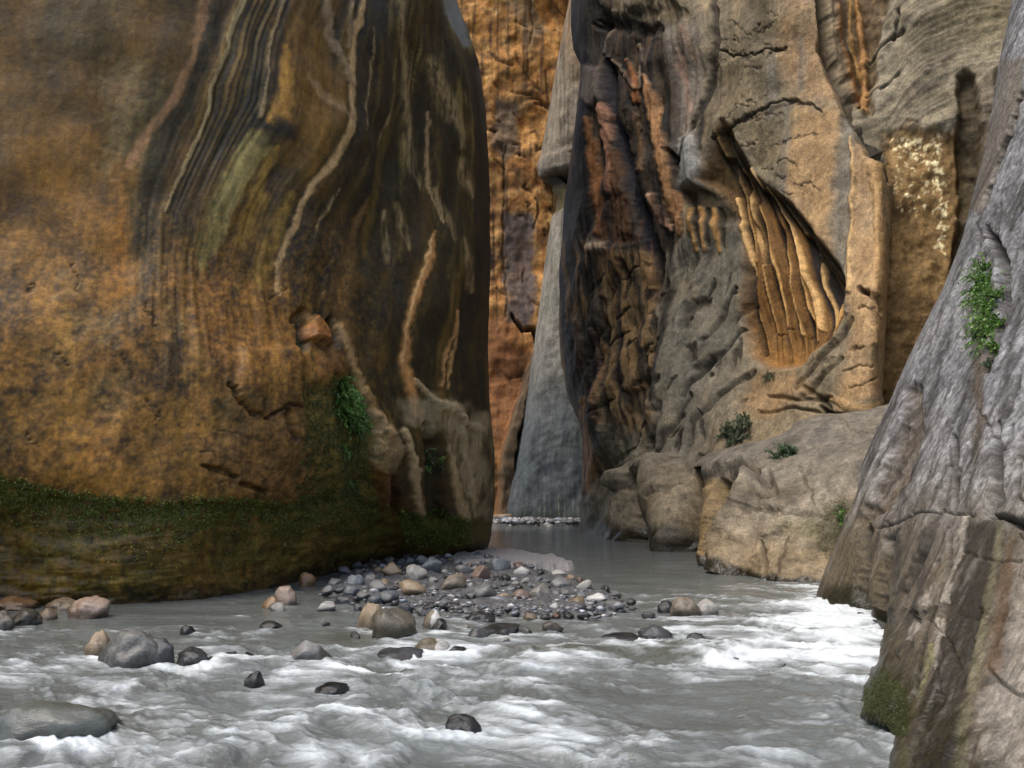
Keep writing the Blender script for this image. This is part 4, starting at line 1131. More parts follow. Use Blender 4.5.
# named boulders: name key, centre x, foot y, width, height (pixels of the photograph), depth ratio, colour, shape seed, label
ROCKS = [
    ("boulder", 122, 670, 64, 37, .8, "speckled", 51, "big rounded grey speckled boulder in the water on the left"),
    ("boulder", 155, 668, 32, 26, .8, "wetgrey", 2, "smooth dark grey boulder tucked against the big speckled one"),
    ("boulder", 94, 660, 26, 26, .8, "tan", 21, "brown knobby boulder against the left side of the big speckled one"),
    ("boulder", 188, 668, 34, 17, .8, "wetdark", 3, "low wet black boulder right of the dark grey one"),
    ("rock", 208, 667, 14, 8, .9, "wetdark", 4, "small wet black rock at the right foot of the low black boulder"),
    ("boulder", 82, 620, 42, 21, .9, "pink", 53, "pinkish tan boulder leaning up at the foot of the left cliff"),
    ("rock", 56, 612, 36, 12, 1., "tan", 6, "flat tan slab behind the pinkish boulder at the cliff foot"),
    ("rock", 43, 621, 20, 11, 1., "tan", 22, "small tan rock left of the pinkish boulder"),
    ("rock", 20, 628, 30, 17, .9, "browngrey", 7, "brown grey rock on the left bank beside the tan slab"),
    ("rock", -2, 632, 26, 20, .9, "browngrey", 8, "brown grey rock cut by the left picture edge"),
    ("rock", 8, 612, 44, 12, 1., "rust", 9, "long rusty orange slab under the mossy cliff base"),
    ("boulder", 284, 607, 25, 22, .9, "pink", 52, "upright pinkish boulder alone near the mossy cliff base"),
    ("rock", 268, 610, 20, 14, .9, "orange", 11, "small orange rock beside the upright pinkish boulder"),
    ("rock", 277, 612, 16, 8, .9, "pale", 23, "little pale rock in front of the upright pinkish boulder"),
    ("rock", 305, 588, 18, 15, .9, "rust", 12, "rusty brown rock at the corner of the mossy cliff base"),
    ("boulder", 306, 667, 54, 24, .8, "palewedge", 13, "pale angular wedge shaped boulder with dark underside, left of centre"),
    ("boulder", 390, 643, 50, 33, .9, "browngrey", 14, "large brown grey wet boulder in the rapids in front of the gravel bar"),
    ("boulder", 370, 632, 28, 30, .9, "tan", 15, "tan knobbed boulder behind the large brown grey wet one"),
    ("rock", 432, 632, 22, 20, .9, "halfpale", 16, "half tan half white rock right of the large brown grey boulder"),
    ("rock", 433, 656, 42, 13, .9, "halfpale", 17, "low pale topped rock awash below the gravel bar"),
    ("rock", 458, 658, 26, 9, .9, "wetdark", 18, "flat black rock trailing right of the low pale topped rock"),
    ("rock", 497, 637, 46, 9, .9, "wetdark", 19, "long flat black rock awash right of the half white rock"),
    ("rock", 480, 624, 30, 10, .9, "wetdark", 20, "black wet rock just behind the long flat black one"),
    ("rock", 463, 741, 38, 20, .9, "wetdark", 24, "shiny wet black rock in white water at the bottom of the photo"),
    ("rock", 254, 688, 22, 14, .9, "wetdark", 25, "small shiny black rock below the pale wedge boulder"),
    ("rock", 185, 637, 18, 10, .9, "wetdark", 26, "small slanted black rock behind the dark grey boulder"),
    ("rock", 268, 630, 24, 7, .9, "wetdark", 27, "thin dark rock awash below the upright pinkish boulder"),
    ("rock", 228, 660, 16, 8, .9, "wetdark", 28, "round black rock, left one of a close pair in the water"),
    ("rock", 247, 660, 14, 7, .9, "wetdark", 29, "round black rock, right one of a close pair in the water"),
    ("boulder", 688, 620, 30, 20, .9, "palebrown", 30, "brown boulder in the channel right of the gravel bar, touching a pale grey one"),
    ("boulder", 708, 619, 28, 18, .9, "pale", 31, "rounded pale grey boulder touching the brown one in the right channel"),
    ("rock", 668, 615, 18, 12, .9, "wetdark", 32, "dark rock against the left of the brown boulder in the right channel"),
    ("rock", 657, 641, 34, 13, .9, "wetgrey", 33, "dark humped rock awash in the middle of the right channel"),
    ("rock", 622, 644, 44, 8, .9, "wetdark", 34, "long low dark rock awash left of the humped one"),
    ("rock", 697, 644, 24, 9, .9, "wetdark", 35, "small dark rock awash right of the humped one"),
    ("rock", 735, 665, 14, 6, .9, "wetdark", 36, "tiny black rock showing near the drifting stick"),
    ("boulder", 34, 750, 140, 38, .7, "filmed", 46, "large low dark boulder with water sheeting round it at the lower left"),
    ("rock", 328, 696, 42, 10, .9, "wetdark", 38, "low dark rock barely breaking the surface right of the small shiny black one"),
    ("rock", 398, 662, 60, 9, .9, "wetgrey", 40, "long dark rock just breaking the surface below the large brown grey boulder"),
    ("rock", 345, 606, 26, 9, .9, "wetgrey", 37, "dark flat rock at the left tip of the gravel bar"),
]
HUMPS = [(40, 730, 80, 14, .05), (560, 655, 60, 6, .03), (690, 654, 60, 8, .05), (345, 640, 30, 8, .03)]

rows = np.concatenate([np.linspace(518.6, 540, 46, endpoint=False), np.linspace(540, 800, 330, endpoint=False), 800 * (1.045 ** np.arange(0, 14))])
cols = np.concatenate([np.linspace(-900, -30, 50, endpoint=False), np.linspace(-30, 930, 700, endpoint=False), np.linspace(930, 1700, 40)])
wpx, wpy = np.meshgrid(cols, rows)
WP = on_water(wpx, wpy)
wx, wy = WP[..., 0], WP[..., 1]
R_ = np.interp(wpy, [518, 530, 556, 575, 600, 640, 690, 768, 1200], [.03, .03, .06, .25, .50, .80, 1.0, 1.0, .8])
R_ = R_ + .7 * gm(wpx, wpy, 820, 622, 80, 34) + .35 * gm(wpx, wpy, 740, 660, 120, 16) + .4 * gm(wpx, wpy, 470, 700, 130, 40) + .4 * gm(wpx, wpy, 150, 745, 150, 30)
R_ = R_ - .55 * gm(wpx, wpy, 120, 615, 190, 22) - .35 * gm(wpx, wpy, 650, 705, 110, 20) - .25 * gm(wpx, wpy, 660, 580, 80, 18) - .5 * gm(wpx, wpy, 50, 722, 60, 16)
R_ = np.clip(R_, .02, 1.5)
fdir = np.array([-.41, -.91]); cdir = np.array([.91, -.41])
a_ = wx * cdir[0] + wy * cdir[1]
b_ = wx * fdir[0] + wy * fdir[1]
wa = n2(a_ * .9, b_ * .9, 101, 2); wb = n2(a_ * .9 + 31, b_ * .9, 102, 2)
a2, b2 = a_ + .35 * wa, b_ + .35 * wb
h1 = n2(a2 * .75, b2 * 1.5, 103, 3)
h2 = ridged(np.stack([a2 * 1.3, b2 * 2.6, a2 * 0 + .3], -1), 3, 104)
h3 = n2(a2 * 4.2, b2 * 5.2, 105, 3)
h4 = ridged(np.stack([a2 * 3.2, b2 * 5.5, a2 * 0 + .7], -1), 3, 108)
zw = R_ * (.075 * h1 + .030 * h2 + .024 * h3 + .018 * h4)
dark = np.zeros_like(zw)
wake = np.zeros_like(zw)
for (x, y, rx, ry, hh) in HUMPS:
    g_ = gm(wpx, wpy, x, y, rx, ry)
    zw += g_ * hh
    dark += g_ * .9
    wake += .75 * gm(wpx, wpy, x + rx * .25, y + ry * 1.25, rx * 1.0, ry * .38) - .5 * g_
for rk in ROCKS:
    x, y, w_ = rk[1], rk[2], rk[3]
    if y < 622: continue
    k = (.35 + .65 * R_)
    wake += k * (.55 * gm(wpx, wpy, x + w_ * .35, y + 1, w_ * .55, 3.5 + w_ * .05) + .25 * gm(wpx, wpy, x - w_ * .3, y - 2, w_ * .7, 4 + w_ * .06) + .30 * gm(wpx, wpy, x - w_ * .2, y + w_ * .22, w_ * .9, 5))
fn1 = n2(a2 * 1.1, b2 * 3.0, 106, 4)
fn2 = n2(a2 * 3.0, b2 * 8.0, 107, 4)
dens = np.interp(R_, [0, .12, .35, .8, 1.3], [-.75, -.55, -.26, -.06, .16])
foam = dens + .60 * fn1 + .42 * h2 * .5 + .40 * fn2 + .40 * h1 + .22 * h4 + .42 * wake
foam += .5 * gm(wpx, wpy, 835, 612, 50, 22) + .25 * gm(wpx, wpy, 780, 655, 80, 9) + .22 * gm(wpx, wpy, 840, 668, 40, 12)
foam += .28 * gm(wpx, wpy, 770, 585, 60, 5)
foam += .08 * gm(wpx, wpy, 100, 755, 130, 20) + .16 * gm(wpx, wpy, 540, 745, 90, 25) + .06 * gm(wpx, wpy, 300, 720, 120, 22)
foam -= .45 * gm(wpx, wpy, 650, 706, 90, 14) + .3 * gm(wpx, wpy, 420, 700, 70, 10) + .25 * gm(wpx, wpy, 780, 715, 90, 30)
foam += .22 * gm(wpx, wpy, 830, 630, 110, 40) - .07 * sst(700, 400, wpx)
foam = np.clip((foam + .07 - .10 * sst(660, 740, wpy)) / .88, 0, 1)
zw += foam * .008 * (1 + fn2)
WP[..., 2] = zw

wm = NT("river_water")
fo = wm.n("ShaderNodeAttribute", attribute_name="foam")
dk = wm.n("ShaderNodeAttribute", attribute_name="deep")
geo = wm.n("ShaderNodeNewGeometry")
mp = wm.n("ShaderNodeMapping"); wm.l(geo.outputs["Position"], mp.inputs[0])
mp.inputs["Rotation"].default_value = (0, 0, math.radians(24)); mp.inputs["Scale"].default_value = (.55, 1.3, 1)
nf = wm.noise(mp.outputs[0], 6.0, 6, .65, .6)
nf2 = wm.noise(mp.outputs[0], 26.0, 4, .6, .3)
fm = wm.math('ADD', fo.outputs["Fac"], wm.math('MULTIPLY', wm.math('SUBTRACT', nf, .5), 1.0))
fm = wm.math('ADD', fm, wm.math('MULTIPLY', wm.math('SUBTRACT', nf2, .5), .35))
fm = wm.ramp(fm, [(.16, 0.0), (.50, .30), (.95, 1.0)])
silt = wm.mix(wm.ramp(wm.noise(mp.outputs[0], 1.3, 4), [(.3, 0.), (.7, 1.)]), (.082, .087, .078), (.138, .152, .148))
silt = wm.mix(dk.outputs["Fac"], silt, (.075, .078, .060))
wm.l(wm.mix(fm, silt, (.56, .60, .61)), wm.b.inputs["Base Color"])
wm.l(wm.math('MULTIPLY_ADD', fm, .5, .10), wm.b.inputs["Roughness"])
wm.b.inputs["IOR"].default_value = 1.33
hb = wm.math('ADD', wm.math('MULTIPLY', nf, .7), wm.math('MULTIPLY', nf2, .3))
bp = wm.n("ShaderNodeBump", Strength=.55, Distance=.06)
wm.l(hb, bp.inputs["Height"]); wm.l(bp.outputs[0], wm.b.inputs["Normal"])
river = grid_mesh("river", WP, wm.m, None, {"foam": foam, "deep": np.clip(dark, 0, 1)})
tag(river, kind="structure")

# river bed: one sheet under everything
bm_ = NT("river_bed_gravel")
nb = bm_.noise(bm_.n("ShaderNodeNewGeometry").outputs["Position"], 5, 5)
bm_.l(bm_.mix(nb, (.10, .09, .07), (.20, .18, .15)), bm_.b.inputs["Base Color"])
tag(poly_mesh("riverbed", [(-60, -40, -.75), (60, -40, -.75), (60, 120, -.75), (-60, 120, -.75)], [(0, 1, 2, 3)], bm_.m), kind="structure")

# ================================================================ gravel bar, sand bar, far bar
def bank(name, outline, height, feather, mat, nx, ny, rough, col_fn=None, z0=-.12):
    p = np.array(outline, float)
    xs = np.linspace(p[:, 0].min() - 12, p[:, 0].max() + 12, nx)
    ys = np.linspace(p[:, 1].min() - 4, p[:, 1].max() + 6, ny)
    X, Y = np.meshgrid(xs, ys)
    Q = on_water(X, Y)
    c = Cliff.__new__(Cliff); c.px, c.py, c.jx = X, Y, {}
    m = c.area(outline, feather, jit=5, scale=16)
    Q[..., 2] = z0 + (height - z0) * m + m * rough * n2(Q[..., 0] * 3, Q[..., 1] * 3, 111, 4)
    o = grid_mesh(name, Q, mat)
    tag(o, kind="structure")
    return X, Y, Q, m


def ground_mat(name, c1, c2, scale, bump):
    t = NT(name)
    pos = t.n("ShaderNodeNewGeometry").outputs["Position"]
    v = t.n("ShaderNodeTexVoronoi", Scale=scale); t.l(pos, v.inputs["Vector"])
    nn = t.noise(pos, scale * .3, 5)
    base = t.mix(nn, c1, c2)
    t.l(t.mix(1.0, base, t.ramp(t.noise(v.outputs["Color"], 4, 0), [(.2, .55), (.8, 1.5)]), 'MULTIPLY'), t.b.inputs["Base Color"])
    b = t.n("ShaderNodeBump", Strength=bump, Distance=.04, invert=True)
    t.l(v.outputs["Distance"], b.inputs["Height"]); t.l(b.outputs[0], t.b.inputs["Normal"])
    t.b.inputs["Roughness"].default_value = .55
    return t.m


BAR = [(318, 594), (345, 574), (372, 562), (402, 557), (440, 555), (480, 558), (520, 566), (560, 577), (600, 592), (632, 606), (600, 614), (560, 619), (510, 618), (470, 615), (420, 612), (370, 604)]
M_GRAVEL = ground_mat("wet_gravel", (.04, .042, .046), (.11, .11, .108), 16, .8)
bank("gravel_bar", BAR, .10, 6, M_GRAVEL, 220, 70, .07)
SAND = [(448, 562), (462, 554), (500, 552), (540, 556), (572, 563), (576, 569), (540, 573), (500, 572), (460, 570)]
M_SAND = ground_mat("damp_sand", (.20, .19, .185), (.26, .25, .245), 40, .15)
bank("sand_bar", SAND, .13, 3, M_SAND, 120, 40, .02)
FARBAR = [(488, 522), (500, 519.5), (582, 519.5), (584, 524), (560, 525), (520, 524.5)]
bank("far_gravel_bar", FARBAR, .16, 1.2, ground_mat("pale_gravel", (.22, .21, .20), (.42, .41, .39), 5, .6), 110, 24, .12)

# ================================================================ stones
def stone_mat(name, c1, c2, speck=.35, wet=.35, split=None):
    t = NT(name)
    oi = t.n("ShaderNodeObjectInfo")
    tc = t.n("ShaderNodeTexCoord")
    geo = t.n("ShaderNodeNewGeometry")
    na = t.noise(tc.outputs["Object"], 1.6, 5, .6, .5)
    nb = t.noise(tc.outputs["Object"], 9, 5, .7)
    base = t.mix(t.ramp(na, [(.35, 0.), (.65, 1.)]), c1, c2)
    if split is not None:
        sx = t.n("ShaderNodeSeparateXYZ"); t.l(tc.outputs["Object"], sx.inputs[0])
        e = t.math('ADD', t.math('MULTIPLY', sx.outputs[0], 1.0), t.math('MULTIPLY', t.math('SUBTRACT', na, .5), 1.2))
        base = t.mix(t.ramp(t.math('ADD', e, .5), [(.47, 0.), (.53, 1.)]), base, split)
    base = t.mix(1.0, base, t.ramp(nb, [(.3, 1 - speck), (.5, 1.), (.7, 1 + speck)]), 'MULTIPLY')
    base = t.mix(1.0, base, t.ramp(oi.outputs["Random"], [(0, .55), (1, 1.25)]), 'MULTIPLY')
    sz = t.n("ShaderNodeSeparateXYZ"); t.l(geo.outputs["Position"], sz.inputs[0])
    zz = t.math('ADD', sz.outputs[2], t.math('MULTIPLY', t.math('SUBTRACT', na, .5), .12))
    wl = t.ramp(zz, [(.03, 1.), (.17, 0.)])
    base = t.mix(t.math('MULTIPLY', wl, .8), base, t.mix(1.0, base, (wet, wet, wet), 'MULTIPLY'))
    t.l(base, t.b.inputs["Base Color"])
    t.l(t.math('MULTIPLY_ADD', wl, -.22, .42), t.b.inputs["Roughness"])
    b = t.n("ShaderNodeBump", Strength=.35, Distance=.03)
    t.l(nb, b.inputs["Height"]); t.l(b.outputs[0], t.b.inputs["Normal"])
    return t


SM = {}
for k, c1, c2, kw in (("speckled", (0.075, 0.071, 0.060), (0.149, 0.144, 0.131), dict(speck=.6)), ("wetgrey", (0.049, 0.052, 0.056), (0.098, 0.098, 0.098), {}), ("wetdark", (.018, .019, .019), (.05, .05, .046), dict(speck=.3)),
                      ("filmed", (.075, .08, .068), (.135, .14, .12), dict(speck=.15)), ("pink", (0.255, 0.173, 0.120), (0.300, 0.232, 0.180), {}), ("tan", (0.180, 0.130, 0.079), (0.245, 0.187, 0.122), {}), ("browngrey", (0.058, 0.052, 0.038), (0.099, 0.086, 0.063), {}), ("rust", (.20, .11, .05), (.28, .16, .08), {}),
                      ("orange", (.36, .21, .10), (.42, .28, .15), {}), ("pale", (0.258, 0.245, 0.218), (0.354, 0.340, 0.306), {}), ("palewedge", (0.294, 0.287, 0.266), (0.385, 0.371, 0.350), dict(split=(.24, .22, .18))),
                      ("halfpale", (0.165, 0.135, 0.090), (0.210, 0.173, 0.120), dict(split=(.62, .60, .56))), ("palebrown", (0.133, 0.108, 0.077), (0.196, 0.168, 0.126), {}), ("bluegrey", (0.081, 0.090, 0.099), (0.136, 0.143, 0.149), {}),
                      ("reddish", (0.130, 0.085, 0.065), (0.182, 0.130, 0.104), {}), ("midgrey", (0.105, 0.105, 0.102), (0.167, 0.164, 0.155), {}), ("white", (0.375, 0.367, 0.345), (0.465, 0.450, 0.427), {})):
    t_ = stone_mat("stone_" + k, c1, c2, **kw)
    if k in ("wetdark", "wetgrey", "filmed"):
        for l_ in list(t_.t.links):
            if l_.to_socket == t_.b.inputs["Roughness"]: t_.t.links.remove(l_)
        t_.b.inputs["Roughness"].default_value = .14 if k in ("wetdark", "filmed") else .25
    SM[k] = t_.m

_ico = {}
def ico(sub):
    if sub not in _ico:
        b = bmesh.new(); bmesh.ops.create_icosphere(b, subdivisions=sub, radius=1)
        _ico[sub] = (np.array([v.co[:] for v in b.verts]), [[v.index for v in f.verts] for f in b.faces]); b.free()
    return _ico[sub]


def stone_mesh(seed, sub, mat, angular=.5):
    V, Fc = ico(sub)
    r = np.random.default_rng(seed)
    V = V * (1 + .42 * fbm(V * 1.0 + seed * 3.1, 3, 7)[:, None])
    for k in range(9 if angular > .4 else 5):
        n = r.normal(size=3); n /= np.linalg.norm(n)
        h = (.50 if angular > .4 else .68) + .35 * r.random()
        d = V @ n
        V = V - np.outer(np.maximum(d - h, 0) * (.6 + .4 * angular), n)
    V = V * (1 + .09 * fbm(V * 3.2 + seed, 4, 9)[:, None])
    V = V / np.abs(V).max(0)
    me = bpy.data.meshes.new("stone")
    me.from_pydata([tuple(v) for v in V], [], Fc); me.update()
    me.polygons.foreach_set("use_smooth", np.ones(len(me.polygons), bool))
    me.materials.append(mat)
    return me


for name, x, y, w_, h_, dr, colr, seed, lab in ROCKS:
    p = on_water(x, y - 1)
    mpx = p[1] / F
    sx = w_ * mpx / 2; hz_ = h_ * mpx
    sub = .55 * hz_ + .02
    o = link(bpy.data.objects.new(name, stone_mesh(seed, 4 if w_ > 24 else 3, SM[colr], .7 if colr in ("palewedge", "palebrown") or (w_ < 24 and seed % 2) else .2)))
    o.scale = (sx, max(sx * dr, .04), (hz_ + sub) / 2)
    o.location = (p[0], p[1] + sx * dr * .8, (hz_ + sub) / 2 - sub)
    o.rotation_euler = (RNG.normal(0, .06), RNG.normal(0, .10) if name == "rock" else RNG.normal(0, .05), RNG.normal(0, .35))
    tag(o, lab, "boulder" if name == "boulder" else "rock")

# cobbles on the bar
CK = [("midgrey", "grey", .28), ("bluegrey", "blue grey", .20), ("wetgrey", "dark wet grey", .14), ("wetdark", "black wet", .07), ("pale", "pale", .12), ("tan", "tan", .09), ("reddish", "reddish brown", .06), ("white", "whitish", .04)]
variants = {k: [stone_mesh(200 + 17 * i + j, 3, SM[k], .8) for j in range(5)] for i, (k, _, _) in enumerate(CK + [("browngrey", 0, 0)])}
spots = []
cb = Cliff.__new__(Cliff); cb.jx = {}
def inside(x, y):
    cb.px = np.array([[x]]); cb.py = np.array([[y]]); return cb.area(BAR, 2.5, jit=0)[0, 0]
SPECIAL = [(522, 578, 22, "white"), (598, 604, 22, "white"), (415, 582, 30, "pale"), (392, 578, 26, "tan"), (452, 592, 34, "palebrown"), (540, 600, 30, "pale"), (556, 608, 22, "white"), (578, 607, 26, "tan"),
           (410, 598, 30, "tan"), (485, 600, 26, "midgrey"), (378, 594, 22, "midgrey"), (500, 572, 24, "bluegrey"), (430, 574, 26, "bluegrey"), (520, 600, 22, "reddish"), (462, 575, 20, "midgrey"), (585, 592, 22, "pale"), (615, 606, 22, "midgrey"), (560, 590, 24, "midgrey"), (480, 582, 24, "reddish"), (355, 588, 24, "bluegrey")]
SL = {0: "bright white cobble at the top of the gravel bar, below the sand", 1: "white cobble near the right tip of the gravel bar", 2: "large pale cobble at the back left of the gravel bar", 3: "large tan cobble at the back left of the gravel bar",
      4: "largest brownish boulder lying in the middle of the gravel bar", 5: "broad pale slab at the front right of the gravel bar", 6: "white stone at the front edge of the gravel bar", 7: "tan cobble at the front edge near the right tip of the gravel bar",
      8: "large tan cobble at the front left of the gravel bar", 9: "large grey cobble at the front centre of the gravel bar", 10: "large grey cobble at the left end of the gravel bar", 11: "large blue grey cobble at the back right of the gravel bar",
      12: "large blue grey cobble at the back of the gravel bar under the moss", 13: "large reddish cobble at the front centre of the gravel bar", 14: "large grey cobble at the back centre of the gravel bar", 15: "large pale cobble at the upper right of the gravel bar",
      16: "large grey cobble on the right tip of the gravel bar", 17: "large grey cobble at the right centre of the gravel bar", 18: "large reddish cobble in the middle of the gravel bar", 19: "large blue grey cobble at the left tip of the gravel bar"}
for i, (x, y, w_, k) in enumerate(SPECIAL): spots.append((x, y, w_, k, SL[i], None))
r_ = random.Random(5)
tries = 0
while len(spots) < 295 and tries < 30000:
    tries += 1
    x = r_.uniform(315, 635); y = 555 + 65 * r_.random()
    if inside(x, y) < .5: continue
    w_ = min(28, 10 * math.exp(abs(r_.gauss(0, .42)))) * (.75 + .5 * (y - 555) / 60)
    if any(abs(x - s[0]) < .38 * (w_ + s[2]) and abs(y - s[1]) < .19 * (w_ + s[2]) for s in spots): continue
    u = r_.random(); acc = 0
    for k, cn, pr in CK:
        acc += pr
        if u <= acc: break
    size = "small" if w_ < 11 else "mid size"
    zone = "left end" if x < 410 else ("middle" if x < 520 else "right end")
    fb = "back" if y < 582 else "front"
    lab = f"{size} {cn} cobble at the {fb} of the gravel bar, {zone}"
    spots.append((x, y, w_, k, lab, f"{size} {cn} cobbles, {fb} of the gravel bar, {zone}"))
for i in range(90):
    x = r_.uniform(325, 655); y = 606 + 32 * r_.random() ** 1.4; w_ = r_.uniform(10, 26)
    if any(abs(x - s[0]) < .5 * (w_ + s[2]) and abs(y - s[1]) < .22 * (w_ + s[2]) for s in spots): continue
    k, cn = r_.choice([("wetdark", "black"), ("wetgrey", "dark grey"), ("browngrey", "brown grey"), ("midgrey", "grey"), ("wetgrey", "dark grey"), ("pale", "pale")])
    spots.append((x, y, w_, k, f"wet {cn} stone awash in the shallows in front of the gravel bar", f"wet {cn} stones awash in front of the gravel bar"))
cnt = {}
for s in spots: cnt[s[4]] = cnt.get(s[4], 0) + 1
for x, y, w_, k, lab, grp in spots:
    p = on_water(x, y, .06)
    s_ = w_ * p[1] / F / 2
    me = variants[k][r_.randrange(5)] if k in variants else stone_mesh(390, 3, SM[k], .5)
    o = link(bpy.data.objects.new("cobble", me))
    hh = s_ * r_.uniform(.55, .85)
    o.scale = (s_, s_ * r_.uniform(.7, 1.0), hh)
    o.location = (p[0], p[1] + s_ * .5, .085 + hh * .36 if y < 606 else (.0 if y > 620 else .02) + hh * .3)
    o.rotation_euler = (r_.gauss(0, .2), r_.gauss(0, .2), r_.uniform(0, 6.28))
    tag(o, lab, "cobble", grp if cnt[lab] > 1 else None)


def pebbles(name, n, pick, size, mat, sub=1):
    V0, F0 = ico(sub)
    V, Fc, C_ = [], [], []
    rr = np.random.default_rng(9)
    for i in range(n):
        p = pick(rr)
        s = size * math.exp(rr.normal(0, .35))
        v = V0 * (1 + .2 * rr.normal(size=V0.shape)) * np.array([s, s * .8, s * .5])
        V.append(v + p); k = i * len(V0)
        Fc += [[a + k for a in f] for f in F0]
        g = rr.choice([.06, .12, .2, .3, .45], p=[.25, .3, .25, .14, .06]) * rr.uniform(.8, 1.2)
        t = rr.normal(0, .05)
        C_.append(np.tile([g * (1 + t), g, g * (1.04 - t * 1.3)], (len(V0), 1)))
    return poly_mesh(name, np.concatenate(V), Fc, mat, np.concatenate(C_), True)


pm = NT("pebble")
pm.l(pm.n("ShaderNodeAttribute", attribute_name="col").outputs["Color"], pm.b.inputs["Base Color"]); pm.b.inputs["Roughness"].default_value = .45
def pk_bar(rr):
    while True:
        x, y = rr.uniform(318, 634), rr.uniform(555, 616)
        if inside(x, y) > .25:
            q = on_water(x, y, .06); q[2] = .085 + rr.uniform(-.02, .02) if inside(x, y) > .75 else .03; return q
tag(pebbles("gravel", 900, pk_bar, .035, pm.m), "small mixed grey gravel filling the gaps between the cobbles", "gravel", kind="stuff")
def pk_far(rr):
    x, y = rr.uniform(492, 582), rr.uniform(519.8, 524); q = on_water(x, y, .1); q[2] = .16; return q
tag(pebbles("gravel", 420, pk_far, .12, pm.m), "pale gravel strip at the foot of the grey rock fin", "gravel", kind="stuff")
# ================================================================ plants, moss, driftwood
def leaf_mat(name, c1, c2):
    t = NT(name)
    a = t.n("ShaderNodeAttribute", attribute_name="col")
    t.l(a.outputs["Color"], t.b.inputs["Base Color"])
    t.b.inputs["Roughness"].default_value = .5
    tr = t.n("ShaderNodeBsdfTranslucent"); t.l(a.outputs["Color"], tr.inputs[0])
    mx = t.n("ShaderNodeMixShader"); mx.inputs[0].default_value = .3
    t.l(t.b.outputs[0], mx.inputs[1]); t.l(tr.outputs[0], mx.inputs[2])
    t.l(mx.outputs[0], t.t.nodes["Material Output"].inputs[0])
    return t.m
M_LEAF = leaf_mat("fern_leaf", 0, 0)
M_STEM = NT("stem"); M_STEM.b.inputs["Base Color"].default_value = (.05, .045, .02, 1); M_STEM = M_STEM.m


def surf(c, x, y):
    i = np.argmin((c.px - x) ** 2 + (c.py - y) ** 2)
    i = np.unravel_index(i, c.px.shape)
    return c.P[i] + c.N[i] * c.disp[i], c.N[i]


def plant(name, label, cat, roots, c, flen, nfr, leaf, droop, cols, seed, spread=.6, up=.5):
    """fronds springing from several roots on a rock face; each carries small leaflets"""
    rr = np.random.default_rng(seed)
    V, Fc, C_, SV, SF = [], [], [], [], []
    base = None
    for (x, y) in roots:
        p0, n0 = surf(c, x, y)
        if base is None: base = p0.copy()
        for k in range(nfr):
            L_ = flen * rr.uniform(.55, 1.15)
            d = n0 * rr.uniform(.5, 1.0) + rr.normal(0, spread, 3) + np.array([0, 0, up])
            d /= np.linalg.norm(d)
            p = p0 + rr.normal(0, .03, 3) - n0 * .02
            col = np.array(cols[rr.integers(len(cols))]) * rr.uniform(.7, 1.3)
            pts = [p.copy()]
            ns = 9
            for s in range(ns):
                d = d + np.array([0, 0, -droop / ns]); d /= np.linalg.norm(d)
                p = p + d * L_ / ns; pts.append(p.copy())
            for s in range(1, len(pts)):
                q, t = pts[s], pts[s] - pts[s - 1]
                t = t / np.linalg.norm(t)
                side = np.cross(t, n0 + rr.normal(0, .2, 3)); side /= np.linalg.norm(side) + 1e-9
                for sg in (-1, 1):
                    ls = leaf * rr.uniform(.7, 1.3) * (1.1 - .5 * s / ns)
                    a = side * sg * .9 + t * .5 + rr.normal(0, .25, 3); a /= np.linalg.norm(a)
                    b = np.cross(a, rr.normal(0, 1, 3)); b /= np.linalg.norm(b)
                    k0 = len(V)
                    V += [q, q + a * ls * .5 + b * ls * .32, q + a * ls, q + a * ls * .5 - b * ls * .32]
                    Fc.append([k0, k0 + 1, k0 + 2, k0 + 3])
                    cc = col * rr.uniform(.8, 1.2); C_ += [cc] * 4
            w = leaf * .06
            k0 = len(SV)
            for q in pts[::2]:
                SV += [q + np.array([w, 0, 0]), q + np.array([-w, 0, w]), q + np.array([0, -w, -w])]
            m_ = len(pts[::2])
            for s in range(m_ - 1):
                for e in range(3):
                    a, b = k0 + 3 * s + e, k0 + 3 * s + (e + 1) % 3
                    SF.append([a, b, b + 3, a + 3])
    root = link(bpy.data.objects.new(name, None))
    root.location = base
    tag(root, label, cat)
    for nm, vv, ff, cc, mm in (("foliage", V, Fc, np.array(C_), M_LEAF), ("frond_stems", SV, SF, None, M_STEM)):  # second mesh is only the bare stems; leaflets are in foliage
        o = poly_mesh(nm, np.array(vv) - base, ff, mm, cc)
        o.parent = root
    return root


GR = [(.09, .20, .03), (.12, .26, .04), (.06, .14, .025), (.16, .28, .06)]
DG = [(.05, .085, .03), (.07, .11, .05), (.035, .06, .02)]
plant("hanging_fern", "bright green fern clump hanging in the gully of the left cliff", "fern", [(352, 384), (356, 392), (362, 400), (368, 410), (366, 420), (358, 412), (352, 400), (374, 426)], A, .34, 26, .062, 1.6, GR, 1)
plant("hanging_fern", "long bright green fern draping from a crack in the near grey slab", "fern", [(984, 270), (990, 282), (994, 296), (984, 292), (990, 308), (982, 304), (992, 322), (988, 334), (984, 322), (988, 346)], Hn, .32, 17, .055, 1.7, GR, 2, .5)
plant("fern_sprig", "thin dark fern sprig trailing below the fern on the near slab", "fern", [(986, 356), (984, 366)], Hn, .20, 7, .04, 1.9, DG, 12, .35)
plant("fern_sprig", "small pale green sprig left of the hanging fern on the near slab", "fern", [(972, 338), (974, 346)], Hn, .16, 6, .04, 1.5, GR, 3, .5)
plant("fern_sprig", "small green fern sprig in the second gully near the left cliff's corner", "fern", [(440, 456), (443, 466), (438, 472)], A, .26, 9, .05, 1.4, DG + GR, 4)
